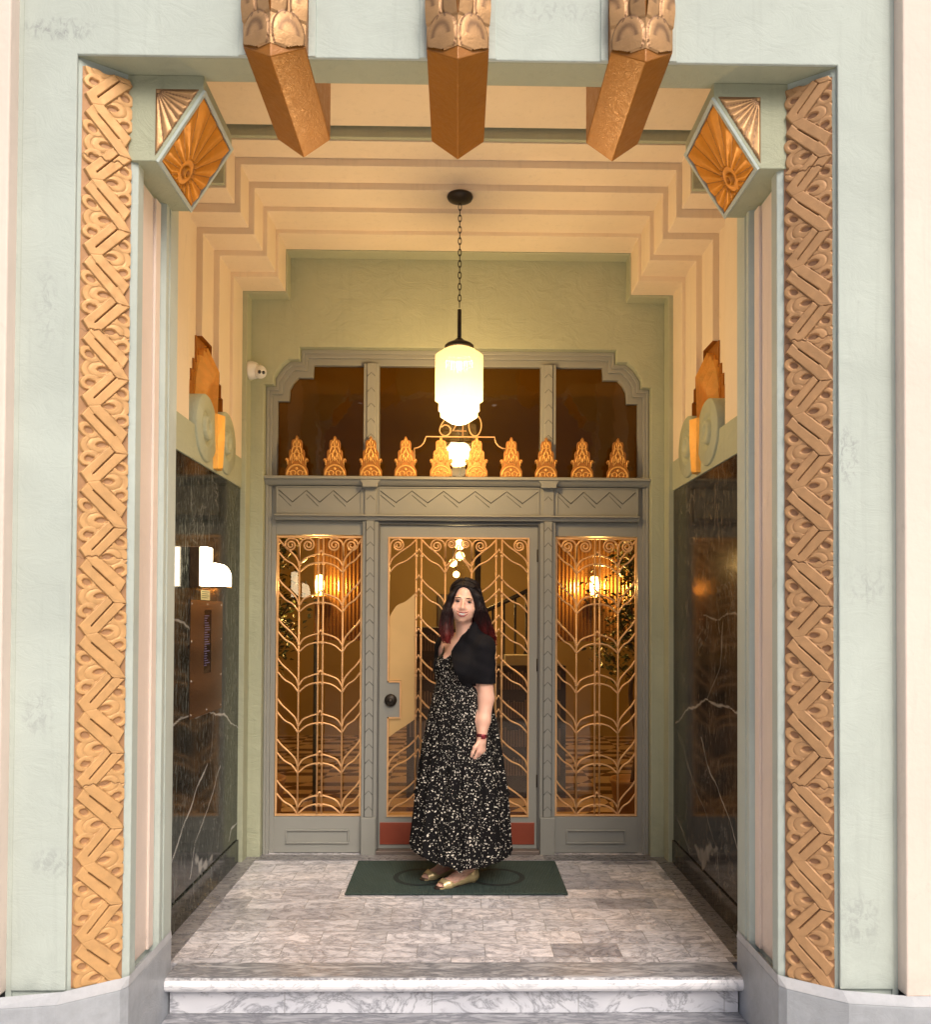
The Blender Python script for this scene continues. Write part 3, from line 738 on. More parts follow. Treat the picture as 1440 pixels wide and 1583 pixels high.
# ------------------------------------------------------------------ glazed door screen
scr = thing('door_screen', 'grey painted glazed screen around the entrance door with amber transom', 'door screen', (0, 5.26, 0))
PI_ = [(1.160, 0), (1.160, 2.885), (1.088, 2.885), (1.083, 2.962), (1.062, 3.003), (1.030, 3.037), (.935, 3.037), (.930, 3.118)]
def ringpoly(A, B): return [(-x, z) for x, z in A] + [(x, z) for x, z in reversed(A)] + [(x, z) for x, z in B] + [(-x, z) for x, z in reversed(B)]
Q = lambda t: [(a[0] * (1 - t) + b[0] * t, a[1] * (1 - t) + b[1] * t) for a, b in zip(PO, PI_)]
ext = [(x + .03, z if z == 0 else z + .03) for x, z in PO]
MB().prism(ringpoly(Q(1.0), ext), 5.286, 5.34, 'Y').build('frame', M_grey, scr, bevel=.003)
MB().prism(ringpoly(Q(.55), [(x - .001, z) for x, z in PO]), 5.262, 5.2855, 'Y').build('frame_moulding', M_grey, scr, bevel=.004)
MB().prism(ringpoly(Q(.28), [(x - .002, z) for x, z in PO]), 5.245, 5.2615, 'Y').build('frame_moulding', M_grey, scr, bevel=.004)
# ledges and frieze
prof = [(5.34, 2.392), (5.203, 2.392), (5.198, 2.386), (5.198, 2.374), (5.214, 2.368), (5.228, 2.352), (5.242, 2.340), (5.34, 2.340)]
led = MB().prism(prof, -1.223, 1.223, 'X').build('ledge', M_grey, scr)
MB().box(-1.16, 1.16, 5.262, 5.34, 2.152, 2.339).build('frieze', M_grey, scr)
prof = [(5.34, 2.151), (5.222, 2.151), (5.218, 2.143), (5.235, 2.135), (5.245, 2.118), (5.34, 2.118)]
MB().prism(prof, -1.160, 1.160, 'X').build('lower_ledge', M_grey, scr)
zz = MB()
def zig(x0, x1, npk, y=5.2605):
    z0, z1 = 2.213, 2.308; w = (x1 - x0) / npk
    for off, dz, ph in ((0, 0, 0), (0, -.026, 1)):
        for k in range(npk):
            a = x0 + k * w; mid = a + w / 2; b = a + w
            if ph == 0:
                zz.tube([(a, y, z1), (mid, y, z0 + .02)], .0026, 5); zz.tube([(mid, y, z0 + .02), (b, y, z1)], .0026, 5)
            else:
                zz.tube([(a, y, z1 + dz), (mid - .01, y, z0 + .02 + dz)], .0018, 5)
for za in ((-1.14, -.62, 3), (-.495, .515, 5), (.64, 1.14, 3)):
    zz = MB(); zig(*za); zz.build('zigzag_moulding', M_dgrey, bpy.data.objects['frieze'])  # groove shadow put into the dark grey of these raised lines
fm = MB()
for x0, x1 in ((-1.158, -.612), (-.503, .523), (.633, 1.158)):
    for z in (2.160, 2.330): fm.box(x0, x1, 5.255, 5.2615, z - .004, z + .004)
    for x in (x0 + .004, x1 - .004): fm.box(x - .004, x + .004, 5.255, 5.2615, 2.165, 2.326)
fm.build('panel_bead', M_grey, bpy.data.objects['frieze'], bevel=.001)
# mullions with chevrons
for cx in (-.556, .578):
    mu = MB().box(cx - .049, cx + .049, 5.258, 5.34, 0, 2.117).box(cx - .049, cx + .049, 5.258, 5.34, 2.393, 3.125).build('mullion', M_grey, scr, bevel=.003)
    MB().box(cx - .046, cx + .046, 5.235, 5.2575, 0, .235).build('mullion_foot', M_grey, mu, bevel=.003)
    MB().box(cx - .026, cx + .026, 5.246, 5.2575, .236, 2.117).box(cx - .026, cx + .026, 5.246, 5.2575, 2.393, 3.123).box(cx - .036, cx + .036, 5.246, 5.261, 2.153, 2.338).build('mullion_band', M_grey, mu, bevel=.002)
    MB().prism([(cx - .066, 2.372), (cx + .066, 2.372), (cx + .048, 2.345), (cx + .048, 2.325), (cx - .048, 2.325), (cx - .048, 2.345)][::-1], 5.205, 5.2455, 'Y').build('mullion_capital', M_grey, mu, bevel=.003)
    ch = MB(); z = .28
    while z < 3.10:
        if not (2.10 < z < 2.16 or 2.29 < z < 2.42):
            ch.tube([(cx - .024, 5.2455, z), (cx, 5.2455, z + .026), (cx + .024, 5.2455, z)], .0022, 5)
        z += .0985
    ch.tube([(cx - .026, 5.2455, .24), (cx - .026, 5.2455, 2.11)], .0018, 5); ch.tube([(cx + .026, 5.2455, .24), (cx + .026, 5.2455, 2.11)], .0018, 5)
    ch.build('chevrons', M_dgrey, mu)
# transom glass
MB().box(-1.17, 1.17, 5.318, 5.324, 2.36, 3.13).build('transom_glass', M_amber, scr)
# sidelights
def bez(p0, p1, p2, p3, n=14):
    out = []
    for k in range(n + 1):
        t = k / n; a = (1 - t) ** 3; b = 3 * (1 - t) ** 2 * t; c = 3 * (1 - t) * t * t; d = t ** 3
        out.append((p0[0] * a + p1[0] * b + p2[0] * c + p3[0] * d, p0[1] * a + p1[1] * b + p2[1] * c + p3[1] * d))
    return out
def crom(P, n=5): return [(v.x, v.y) for v in smooth_pts([(a, b, 0) for a, b in P], n)]
ZN = [.250, .510, .766, 1.023, 1.280, 1.535, 1.790]
GR = .0058
def clipz(P, zmax): return [p for p in P if p[1] <= zmax]
def spray(mb, sx, ex, y, zn, zmax=2.01, part='out'):
    """two curves rising from a stem at sx to the line ex"""
    d = ex - sx
    up = crom([(sx, zn + .035), (sx + d * .12, zn + .085), (sx + d * .42, zn + .130), (sx + d * .75, zn + .170), (ex, zn + .212)], 5)
    lo = crom([(sx, zn - .004), (sx + d * .28, zn + .046), (sx + d * .65, zn + .076), (ex, zn + .128)], 5)
    for P in (up, lo):
        P = clipz(P, zmax)
        if len(P) > 2: mb.tube([(a, y, b) for a, b in P], GR, 6)
def archs(mb, sa, sb, y, zn, hw=.0155, peak=True):
    c = (sa + sb) / 2; d = c - sa
    for sg in (-1, 1):
        s0 = c - sg * d
        lo = crom([(s0, zn - .004), (c - sg * d * .62, zn + .040), (c - sg * d * .2, zn + .058), (c, zn + .059)], 5)
        mb.tube([(a, y, b) for a, b in lo], GR, 6)
        up = crom([(s0, zn + .035), (c - sg * d * .8, zn + .078), (c - sg * d * .5, zn + .100), (c - sg * hw, zn + .116)], 5)
        mb.tube([(a, y, b) for a, b in up], GR, 6)
        if peak: mb.tube([(c - sg * hw, y, zn + .114), (c, y, zn + .140)], GR * .9, 6)
def scrollpts(sx, sg, ztop, r, z0):
    """stem end curling outwards into a spiral"""
    c = (sx + sg * r * 1.42, ztop - r * 1.08); P = [(sx, z0), (sx + sg * r * .03, ztop - r * 1.1), (sx + sg * r * .25, ztop - r * .45), (sx + sg * r * .75, ztop - r * .08)]
    n = 26
    for k in range(n):
        t = k / (n - 1); a = R(100) - t * R(640); rad = r * (1.0 - .78 * t)
        P.append((c[0] + sg * -math.cos(a) * rad * -1 if False else c[0] - sg * math.cos(math.pi - (math.pi - a)) * rad * 1.0, c[1] + math.sin(a) * rad))
    return P
def spiral(mb, sx, sg, y, ztop, r, z0):
    # a: angle from straight up, turning away from the stem and down
    cx, cz = sx + sg * r * 1.30, ztop - r
    P = [(sx, z0), (sx + sg * r * .04, ztop - r * 1.15), (sx + sg * r * .22, ztop - r * .55), (sx + sg * r * .62, ztop - r * .14)]
    for k in range(34):
        t = k / 33; a = t * R(690); rad = r * (1 - .80 * t ** .8)
        P.append((cx + sg * math.sin(a) * rad, cz + math.cos(a) * rad))
    P = crom(P, 2); mb.tube([(p, y, q) for p, q in P], [GR] * (len(P) - 14) + [GR * .8] * 14, 6)
M_gl_y = 5.325
def sidelight(x0, x1, label):
    o = thing('sidelight', None, None, (0, 0, 0)); COL.objects.unlink(o); bpy.data.objects.remove(o)
    w = x1 - x0
    fr = MB().box(x0 - .002, x1 + .002, 5.285, 5.335, 0.004, .232)
    f = fr.build('sidelight', M_grey, scr, bevel=.002); tag(f, label)
    MB().box(x0 - .002, x1 + .002, 5.285, 5.335, 2.026, 2.117).build('top_rail', M_grey, f, bevel=.002)
    MB().box(x0, x1, 5.3225, 5.3275, .2325, 2.0255).build('glass', M_glass, f)
    bp = MB(); a, b, c, d = x0 + .075, x1 - .075, .062, .150
    for (p, q, r_, s_) in ((a, b, d - .009, d), (a, b, c, c + .009), (a, a + .009, c + .0095, d - .0095), (b - .009, b, c + .0095, d - .0095)): bp.box(p, q, 5.274, 5.2845, r_, s_)
    bp.build('panel_moulding', M_grey, f, bevel=.002)
    g = MB(); y = 5.292
    for (p, q, r_, s_) in ((x0 + .002, x1 - .002, 2.008, 2.020), (x0 + .002, x1 - .002, .236, .248), (x0 + .002, x0 + .014, .2485, 2.0075), (x1 - .014, x1 - .002, .2485, 2.0075)): g.box(p, q, 5.283, 5.299, r_, s_)
    sa, sb = x0 + w * .262, x0 + w * .768; c = (sa + sb) / 2 - .001
    ztop = 2.004
    for sx in (sa, sb): g.tube([(sx, y, .242), (sx, y, 1.86)], GR, 8)
    for sx in (c - .0155, c + .0155): g.tube([(sx, y - .004, .242), (sx, y - .004, 2.01)], GR * .95, 8)
    for zn in ZN:
        if zn > 1.8: continue
        spray(g, sa, x0 + .010, y, zn); spray(g, sb, x1 - .010, y, zn); archs(g, sa, sb, y, zn)
        for sx in (c - .0155, c + .0155):
            g.box(sx - .0078, sx + .0078, 5.279, 5.298, zn + .048, zn + .062); g.box(sx - .0078, sx + .0078, 5.279, 5.298, zn + .108, zn + .120)
    for sx in (sa, sb):
        for sg in (-1, 1): spiral(g, sx, sg, y, ztop, .043, 1.86)
    g.build('grille', M_grille, f)
    return f
sidelight(-1.158, -.606, 'left sidelight with gilded iron leaf grille')
sidelight(.628, 1.158, 'right sidelight with gilded iron leaf grille')
# door
DX0, DX1 = -.497, .517
jm = MB().box(-.5065, -.4975, 5.262, 5.34, .03, 2.1165).box(.5175, .5285, 5.262, 5.34, .03, 2.1165).box(-.4975, .5175, 5.27, 5.34, 2.095, 2.1165)
jm.build('door_jamb', M_dgrey, scr)
MB().box(-.5065, .5285, 5.235, 5.34, .004, .027).build('threshold', simple('worn_threshold', (.20, .16, .14), .5, .3, .2), scr, bevel=.003)
dr = MB(); gx0, gx1, gz0, gz1 = -.445, .462, .231, 2.016
for (p, q, r_, s_) in ((DX0, gx0, .030, 2.092), (gx1, DX1, .030, 2.092), (gx0, gx1, 2.016, 2.092), (gx0, gx1, .030, .231)): dr.box(p, q, 5.288, 5.33, r_, s_)
dr.box(gx0 - .001, -.366, 5.288, 5.33, .865, 1.085)
door = dr.build('door', M_grey, scr); tag(door, 'grey door with gilded leaf grille and brass push plate')
MB().box(gx0, gx1, 5.306, 5.311, gz0, gz1).build('glass', M_glass, door)
MB().box(-.487, .500, 5.282, 5.2875, .056, .195).build('kick_plate', M_redm, door, bevel=.002)
g = MB(); y = 5.290
for (p, q, r_, s_) in ((gx0, gx1, gz1 - .010, gz1), (gx0, gx1, gz0, gz0 + .010), (gx1 - .010, gx1, gz0 + .0105, gz1 - .0105), (gx0, gx0 + .010, gz0 + .0105, .855), (gx0, gx0 + .010, 1.095, gz1 - .0105),
                       (gx0 + .0105, -.356, 1.085, 1.095), (gx0 + .0105, -.356, .855, .865), (-.366, -.356, .8655, 1.0845)): g.box(p, q, 5.280, 5.296, r_, s_)
pl_, pr_ = (-.264, -.231), (.248, .286)
for px_ in pl_ + pr_: g.tube([(px_, y - .004, gz0 + .005), (px_, y - .004, gz1 - .005)], GR, 8)
for sx in (-.078, .091): g.tube([(sx, y, gz0 + .005), (sx, y, 1.86)], GR, 8)
for zn in ZN:
    if not (.55 < zn < 1.7): spray(g, gx0 + .006, pl_[0], y, zn, gz1 - .012)
    if zn > 1.7 and False: pass
    spray(g, gx1 - .006, pr_[1], y, zn, gz1 - .012)
    spray(g, -.078, pl_[1], y, zn, gz1 - .012); spray(g, .091, pr_[0], y, zn, gz1 - .012)
    c = .0065
    for sg, s0 in ((1, -.078), (-1, .091)):
        lo = crom([(s0, zn - .004), (s0 + sg * .03, zn + .052), (s0 + sg * .060, zn + .082), (c, zn + .088)], 5); g.tube([(a, y, b) for a, b in lo], GR, 6)
        up = crom([(s0, zn + .035), (s0 + sg * .045, zn + .085), (s0 + sg * .07, zn + .140), (c, zn + .205)], 5); g.tube([(a, y, b) for a, b in clipz(up, 1.98)], GR, 6)
    for (a, b) in (pl_, pr_):
        for dz in (.118, .205):
            if zn + dz < 1.96: g.tube([(a, y - .006, zn + dz), ((a + b) / 2, y - .006, zn + dz + .034), (b, y - .006, zn + dz)], GR * .95, 6)
        g.box(a - .008, a + .008, 5.277, 5.296, zn + .10, zn + .113); g.box(b - .008, b + .008, 5.277, 5.296, zn + .10, zn + .113)
for sx, sgs, r_ in ((-.078, (-1,), .043), (.091, (1,), .043), (gx0 + .012, (1,), .040), (gx1 - .012, (-1,), .040), (-.078, (1,), .030), (.091, (-1,), .030)):
    for sg in sgs: spiral(g, sx, sg, y, 2.002, r_, 1.86)
g.build('grille', M_grille, door)
# brass plate behind the left bay, its top and bottom cut along the leaf curves
topc = crom([(gx0 + .011, 1.505), (-.39, 1.575), (-.33, 1.605), (-.262, 1.665)], 6); botc = crom([(-.262, .855), (-.31, .82), (-.38, .775), (gx0 + .011, .735)], 6)
pp = topc + botc + [(gx0 + .011, .866 - .012), (-.358, .866 - .012), (-.358, 1.097), (gx0 + .011, 1.097)]
MB().prism(pp[::-1], 5.2975, 5.3035, 'Y').build('push_plate', M_brass, door)
lk = MB().lathe([(0, 5.262), (.024, 5.262), (.030, 5.266), (.038, 5.270), (.040, 5.2875), (0, 5.2875)], -.423, .972, 32, 'Y').lathe([(0, 5.252), (.012, 5.252), (.015, 5.256), (.016, 5.2625), (0, 5.2625)], -.423, .972, 20, 'Y')
lk.build('lock', M_iron, door)
for z in (.42, 1.16, 1.86): MB().lathe([(0, z), (.007, z), (.007, z + .08), (0, z + .08)], .517, 5.283, 12).build('hinge', M_iron, door)

# house number over the door, with its wire frame
hn = thing('house_number', 'thin gilt wire number 640 on a stepped wire frame above the door', 'house number', (.01, 5.23, 2.392))
def wire(pts, name, r=.0048): 
    o = MB().tube([(a, 5.249, b) for a, b in pts], r, 7).build(name, M_grille, hn); return o
W_ = [(-.279, 2.393), (-.279, 2.578)] + [(-.279 + .070 * math.sin(R(a)) * 1.0, 2.650 - .070 * math.cos(R(a)) + 0) for a in (0, 20, 40, 60, 80)] + [(-.206, 2.655), (.234, 2.655)]
W_ += [(.234 + .070 * (1 - math.cos(R(a))), 2.650 - .070 * math.sin(R(a))) for a in (10, 30, 50, 70, 90)] + [(.306, 2.580), (.306, 2.393)]
wire(W_, 'wire_frame')
six = crom([(-.060, 2.790), (-.100, 2.745), (-.118, 2.700), (-.108, 2.672), (-.082, 2.660), (-.056, 2.674), (-.048, 2.700), (-.060, 2.722), (-.085, 2.730), (-.108, 2.715)], 5)
wire(six, 'digit')
wire([(.030, 2.660), (.030, 2.800), (-.035, 2.692), (.052, 2.692)], 'digit')
o0 = [(.108 + .040 * math.cos(a), 2.728 + .068 * math.sin(a)) for a in [k * math.pi / 14 for k in range(28)]]
MB().tube([(a, 5.249, b) for a, b in o0], .0048, 7, closed=True).build('digit', M_grille, hn)

# ten palmettes on the ledge
def palmette():
    t = bpy.data.objects.new('palmette', None); link(t)
    def layer(poly, y0, y1): return MB().prism([(x, z) for x, z in poly], y0, y1, 'Y')
    half = [(.071, 0), (.069, .038), (.058, .060), (.058, .086), (.069, .091), (.073, .103), (.064, .115), (.052, .110), (.049, .120), (.049, .152), (.043, .166), (.034, .168), (.034, .212), (.029, .226), (.019, .230), (.011, .232), (.008, .246), (0, .256)]
    full = half + [(-x, z) for x, z in reversed(half[:-1])]
    body = MB().prism(full, -.014, .014, 'Y').build('backplate', M_goldd, t, bevel=.0015, local=True)
    r = MB()
    def arcpts(cx, cz, rx, rz, a0, a1, n=12): return [(cx + rx * math.cos(R(a0 + (a1 - a0) * k / n)), -.015, cz + rz * math.sin(R(a0 + (a1 - a0) * k / n))) for k in range(n + 1)]
    r.tube(arcpts(0, -.004, .063, .072, 5, 175), .006, 6)
    for s in (-1, 1):
        r.tube(arcpts(s * .022, .018, .016, .015, -60, 250), .004, 6); r.tube(arcpts(s * .046, .014, .010, .012, -60, 200), .0035, 6)
        r.tube([(s * .057, -.015, .07), (s * .056, -.015, .098), (s * .064, -.015, .107), (s * .070, -.015, .100)], .004, 6)
        r.tube(arcpts(s * .022, .085, .020, .055, 10, 170), .0042, 6)
        r.tube(arcpts(s * .012, .140, .019, .045, 5, 175), .004, 6)
        r.tube([(s * .030, -.015, .08), (s * .030, -.015, .135)], .003, 5)
        r.tube([(s * .020, -.015, .17), (s * .022, -.015, .200), (s * .012, -.015, .222)], .0035, 6)
    r.tube(arcpts(0, .105, .018, .060, 0, 180), .0045, 6); r.tube([(0, -.015, .17), (.008, -.015, .215), (0, -.015, .240), (-.008, -.015, .215), (0, -.015, .17)], .0035, 6)
    r.tube([(-.030, -.015, .075), (0, -.015, .120), (.030, -.015, .075)], .003, 5)
    r.ball((0, -.015, .045), (.010, .006, .010), 10, 6)
    rl = r.build('raised_leaves', M_goldb, t, local=True)
    return t
proto = palmette()
words = ['first palmette from the left, beside the left end of the ledge', 'second palmette from the left, in front of the left transom pane', 'third palmette from the left, standing before the left mullion',
         'fourth palmette from the left, at the left foot of the number frame', 'fifth palmette from the left, below the digit six', 'sixth palmette, just right of centre below the digit zero',
         'seventh palmette, at the right foot of the number frame', 'eighth palmette, standing before the right mullion', 'ninth palmette, in front of the right transom pane', 'tenth palmette, beside the right end of the ledge']
for i in range(10):
    o = proto if i == 0 else copy_tree(proto)
    o.location = ((-1.020, -.780, -.553, -.332, -.108, .118, .338, .560, .790, 1.018)[i], 5.222, 2.3925)
    tag(o, words[i], 'palmette', 'gilded palmettes along the ledge over the door')
# ------------------------------------------------------------------ lobby behind the glass
def ochre(name, c):
    m = N(name, rough=.55, col=c); v = m.coord()
    m.col(m.mix(m.noise(v, 1.5, 5), tuple(x * .75 for x in c), tuple(x * 1.1 for x in c))); m.bump(m.noise(v, 30, 3), .1, .004); return m.m
M_och = ochre('ochre_lobby_plaster', (.50, .36, .13)); M_ochd = ochre('brown_lobby_panelling', (.20, .10, .035))
lf_ = N('lobby_floor_tiles', rough=.22, col=(.3, .2, .1)); v = lf_.coord()
sx = lf_.n('SeparateXYZ'); lf_.l(v, sx.inputs[0])
yy = lf_.math('DIVIDE', sx.outputs[1], .16); xx = lf_.math('DIVIDE', sx.outputs[0], .62)
rowp = lf_.math('FLOOR', lf_.math('MULTIPLY', lf_.math('FRACT', lf_.math('MULTIPLY', yy, .5)), 2.0))
tri = lf_.math('GREATER_THAN', lf_.math('FRACT', xx), lf_.math('FRACT', lf_.math('DIVIDE', sx.outputs[1], .96)))
par = lf_.math('ABSOLUTE', lf_.math('SUBTRACT', rowp, tri))
lf_.col(lf_.mix(par, (.10, .035, .02), (.60, .44, .32)))
lobf = tag(MB().box(-3.4, 3.4, 5.401, 16.5, -.2, .003).build('lobby_floor', lf_.m), kind='structure')
LC = tag(MB().box(-3.4, 3.4, 5.361, 16.5, 3.3, 3.4).build('lobby_ceiling', M_och), kind='structure')
for s in (-1, 1):
    tag(MB().box(s * 2.6, s * 2.75, 5.361, 10.7, 0, 3.3).build('lobby_wall', M_och), kind='structure')
    tag(MB().box(s * 1.20, s * 2.6, 10.5, 10.65, 0, 3.3).build('lobby_wall', M_och), kind='structure')
    tag(MB().box(s * 1.20, s * 1.32, 10.6505, 12.39, 0, 3.3).build('lobby_wall', M_och), kind='structure')
    tag(MB().box(s * 1.62, s * 3.4, 5.20, 5.36, -.2, 4.2).build('lobby_wall', M_och), kind='structure')
tag(MB().box(-1.32, 1.32, 12.4, 12.5, 0, 3.3).build('lobby_wall', M_och), kind='structure')
M_flute = simple('fluted_brown_glass', (.40, .22, .08), .18, .75, 0)
M_scon = emit('sconce_glass', (1.0, .66, .22), 14)
for s, cx, x0, x1, yb in ((-1, -1.06, -1.12, -.70, 6.45), (1, 1.06, .72, 1.46, 6.45)):
    pn = MB(); n = int((x1 - x0) / .030)
    pts = []
    for i in range(n * 6 + 1): 
        t = i / 6; pts.append((x0 + t * .030, yb - .011 * abs(math.sin(math.pi * t))))
    pts += [(x0 + n * .030, yb + .06), (x0, yb + .06)]
    o = pn.prism(pts[::-1], 1.32, 2.45, 'Z').build('fluted_panel', M_flute)
    MB().box(x0, x0 + .03, yb + .005, yb + .045, .0035, 1.3195).build('post', M_iron, o); MB().box(x1 - .04, x1 - .01, yb + .005, yb + .045, .0035, 1.3195).build('post', M_iron, o)
    tag(o, 'fluted brown panel behind the %s lobby sconce' % ('left' if s < 0 else 'right'), 'panel', 'fluted panels in the lobby')
    sc = thing('lobby_sconce', 'glowing amber lobby sconce seen through the %s sidelight' % ('left' if s < 0 else 'right'), 'wall lamp', (cx, yb - .02, 1.6), 'amber sconces in the lobby')
    MB().box(cx - .02, cx + .02, yb - .055, yb - .013, 1.60, 1.66).lathe([(0, 1.655), (.05, 1.655), (.055, 1.67), (0, 1.67)], cx, yb - .085, 20).build('bracket', M_brass, sc)
    MB().lathe([(0, 1.671), (.024, 1.671), (.032, 1.70), (.036, 1.76), (.028, 1.82), (0, 1.83)], cx, yb - .085, 20).build('shade', M_scon, sc)
    ld = bpy.data.lights.new('sconce_light', 'POINT'); ld.energy = 26; ld.color = (1, .62, .22); ld.shadow_soft_size = .04
    lo = bpy.data.objects.new('sconce_light', ld); link(lo); lo.location = (cx, yb - .165, 1.75)
M_globe = emit('globe_glass', (1.0, .72, .30), 9)
for i, (gx, gy, gz, gr, lb) in enumerate(((.018, 7.2, 2.14, .045, 'nearest and largest glowing hall globe, topmost in the row'), (.03, 9.4, 2.205, .05, 'second hall globe, just under the nearest one'),
                                      (-.057, 10.6, 2.205, .052, 'third hall globe, a little left of the row'), (-.017, 11.7, 2.115, .047, 'farthest and lowest hall globe, above the woman\'s head'))):
    t = thing('hall_globe_lamp', lb, 'ceiling lamp', (gx, gy, 3.3), 'globe lamps down the hall')
    MB().ball((gx, gy, gz), gr, 20, 12).build('globe', M_globe, t)
    MB().tube([(gx, gy, gz + gr - .004), (gx, gy, 3.299)], .008, 8).build('rod', M_iron, t)
    if i in (0, 1, 2):
        ld = bpy.data.lights.new('hall_light', 'POINT'); ld.energy = 25; ld.color = (1, .74, .34); ld.shadow_soft_size = .08
        lo = bpy.data.objects.new('hall_light', ld); link(lo); lo.location = (gx, gy - .1, gz - .16)
# mail cabinets, hall railing
M_dwood = simple('dark_cabinet', (.055, .035, .025), .4, 0, .1, 30)
for x0, x1, h, lb in ((-.42, -.06, 1.42, 'dark slotted mail cabinet left of the woman'), (.33, .92, 1.10, 'low dark slotted mail cabinet right of the woman')):
    t = thing('mail_cabinet', lb, 'cabinet', ((x0 + x1) / 2, 7.1, 0), 'slotted cabinets in the lobby')
    MB().box(x0, x1, 6.95, 7.25, .0045, h).build('carcass', M_dwood, t, bevel=.004)
    n = int((x1 - x0 - .04) / .024); M_tan = simple('tan_slot_labels', (.20, .13, .09), .6)
    for r_ in range(4):
        bx_ = MB()
        for k in range(n):
            x = x0 + .025 + k * .024; z = h - .14 - r_ * .24
            hh = .13 + .03 * random.random(); bx_.box(x, x + .014, 6.93, 6.9495, z - .06, z - .06 + hh)
        bx_.build('letter_row', M_tan, t)
    if x0 > 0:
        tag(MB().box(x0 + .08, x1 - .12, 6.97, 7.2, h + .001, h + .085).build('paper_stack', simple('paper', (.62, .56, .46), .7, 0, .3, 200)), 'pale stack of papers on the low mail cabinet', 'papers')
rl = thing('stair_railing', 'dark wrought iron stair railing at the back of the lobby', 'railing', (.45, 8.1, 0))
rr_ = MB(); 
for k in range(7): rr_.tube([(.24 + k * .11, 8.1, .0), (.24 + k * .11, 8.1, 1.55 + .05 * k)], .011, 6)
rr_.build('baluster', M_iron, rl)
MB().tube([(.20, 8.1, 1.53), (.55, 8.1, 1.70), (.95, 8.1, 1.90)], .022, 8).build('handrail', M_iron, rl)
MB().tube([(.20, 8.1, .003), (.20, 8.1, 2.35)], .03, 10).build('newel_post', M_iron, rl)
cu = MB(); 
for k in range(3):
    cx_, cz_ = .78, 1.15 - k * .28; cu.tube([(cx_ + .16 * math.cos(a), 7.6, cz_ + .12 * math.sin(a)) for a in [R(60 + 12 * q) for q in range(22)]], .014, 6)
cu.build('scroll_bar', M_iron, rl)
dk = tag(MB().box(-.30, .32, 12.30, 12.395, .004, 1.85).build('hall_door', M_dwood, bevel=.01), 'dark door at the far end of the hall', 'door')

# potted trees
def leafmat():
    m = N('ficus_leaf', rough=.4, col=(.03, .05, .015)); v = m.coord(); m.col(m.mix(m.noise(v, 9, 3), (.015, .028, .008), (.07, .10, .03))); return m.m
M_leaf = leafmat(); M_bark = simple('bark', (.10, .06, .035), .8, 0, .5)
def ptree(cx, cy, h0, h1, rad, seed, lb, n=1500):
    rnd = random.Random(seed); t = thing('potted_tree', lb, 'tree', (cx, cy, .003), 'potted trees in the lobby')
    tr = MB(); tr.tube(smooth_pts([(cx, cy, .30), (cx + .03, cy, .6), (cx - .02, cy + .02, .95), (cx + .02, cy, h0 + .1), (cx, cy, h1 - .15)], 4), [.028 - .0012 * k for k in range(17)], 8)
    br = []
    for k in range(14):
        a = rnd.random() * 6.28; z = h0 - .1 + (h1 - h0) * k / 15; L = rad * (.55 + .5 * rnd.random())
        P = [(cx, cy, z), (cx + math.cos(a) * L * .5, cy + math.sin(a) * L * .5, z + .10), (cx + math.cos(a) * L, cy + math.sin(a) * L, z + .20 + .1 * rnd.random())]
        tr.tube(smooth_pts(P, 3), .007, 5); br.append(P)
    tr.build('trunk', M_bark, t)
    lv = MB()
    for k in range(n):
        P = rnd.choice(br); q = Vector(P[1]).lerp(Vector(P[2]), rnd.random() * 1.25) if rnd.random() < .7 else Vector(P[0]).lerp(Vector(P[1]), rnd.random())
        q += Vector((rnd.gauss(0, .055), rnd.gauss(0, .055), rnd.gauss(0, .06)))
        M = Euler((rnd.uniform(-1, 1), rnd.uniform(-1, 1), rnd.random() * 6.28)).to_matrix(); L = rnd.uniform(.035, .06); w = L * .26
        lv.add([q + M @ Vector(p) for p in ((0, 0, 0), (w, L * .4, .004), (0, L, -.006), (-w, L * .4, .004))], [(0, 1, 2, 3)])
    lv.build('crown', M_leaf, t)
    MB().lathe([(0, .0035), (.13, .0035), (.165, .30), (.175, .31), (.175, .33), (.155, .33), (.150, .30), (0, .30)], cx, cy, 28).build('pot', simple('terracotta_pot', (.36, .20, .09), .6), t)
ptree(-1.42, 6.05, 1.15, 2.15, .30, 4, 'leafy potted tree behind the left sidelight', 1300)
ptree(1.30, 6.05, 1.15, 2.20, .30, 9, 'leafy potted tree behind the right sidelight', 1500)

# ------------------------------------------------------------------ pendant lamp
PX, PY = .004, 4.5
pd = thing('pendant_lamp', 'lit stepped cream glass pendant lamp on a dark chain', 'pendant lamp', (PX, PY, 3.822))
MB().lathe([(0, 3.8215), (.068, 3.8215), (.072, 3.812), (.066, 3.800), (.040, 3.788), (.012, 3.784), (0, 3.784)], PX, PY, 36).build('canopy', M_iron, pd)
ch = MB(); z = 3.778; k = 0
while z > 3.215:
    a, b = .0085, .020
    pts = [(PX + (math.sin(t) * a if k % 2 == 0 else 0), PY + (math.sin(t) * a if k % 2 else 0), z - b + math.cos(t) * b) for t in [2 * math.pi * q / 14 for q in range(14)]]
    ch.tube(pts, .0026, 6, closed=True); z -= .0315; k += 1
ch.build('chain', M_iron, pd)
MB().tube([(PX, PY, 3.19), (PX, PY, 3.01)], .011, 12).build('rod', M_iron, pd)
MB().lathe([(0, 3.03), (.018, 3.03), (.030, 3.018), (.068, 3.000), (.080, 2.990), (.080, 2.972), (.070, 2.970), (0, 2.970)], PX, PY, 36).build('cap', M_iron, pd)
sh = N('milk_glass_shade', rough=.25, col=(.9, .8, .6))
t = sh.t; out = t.nodes['Material Output']; t.nodes.remove(sh.b)
tl = sh.n('BsdfTranslucent'); tl.inputs[0].default_value = (.10, .075, .035, 1); tp = sh.n('BsdfTransparent'); tp.inputs[0].default_value = (1, .86, .60, 1)
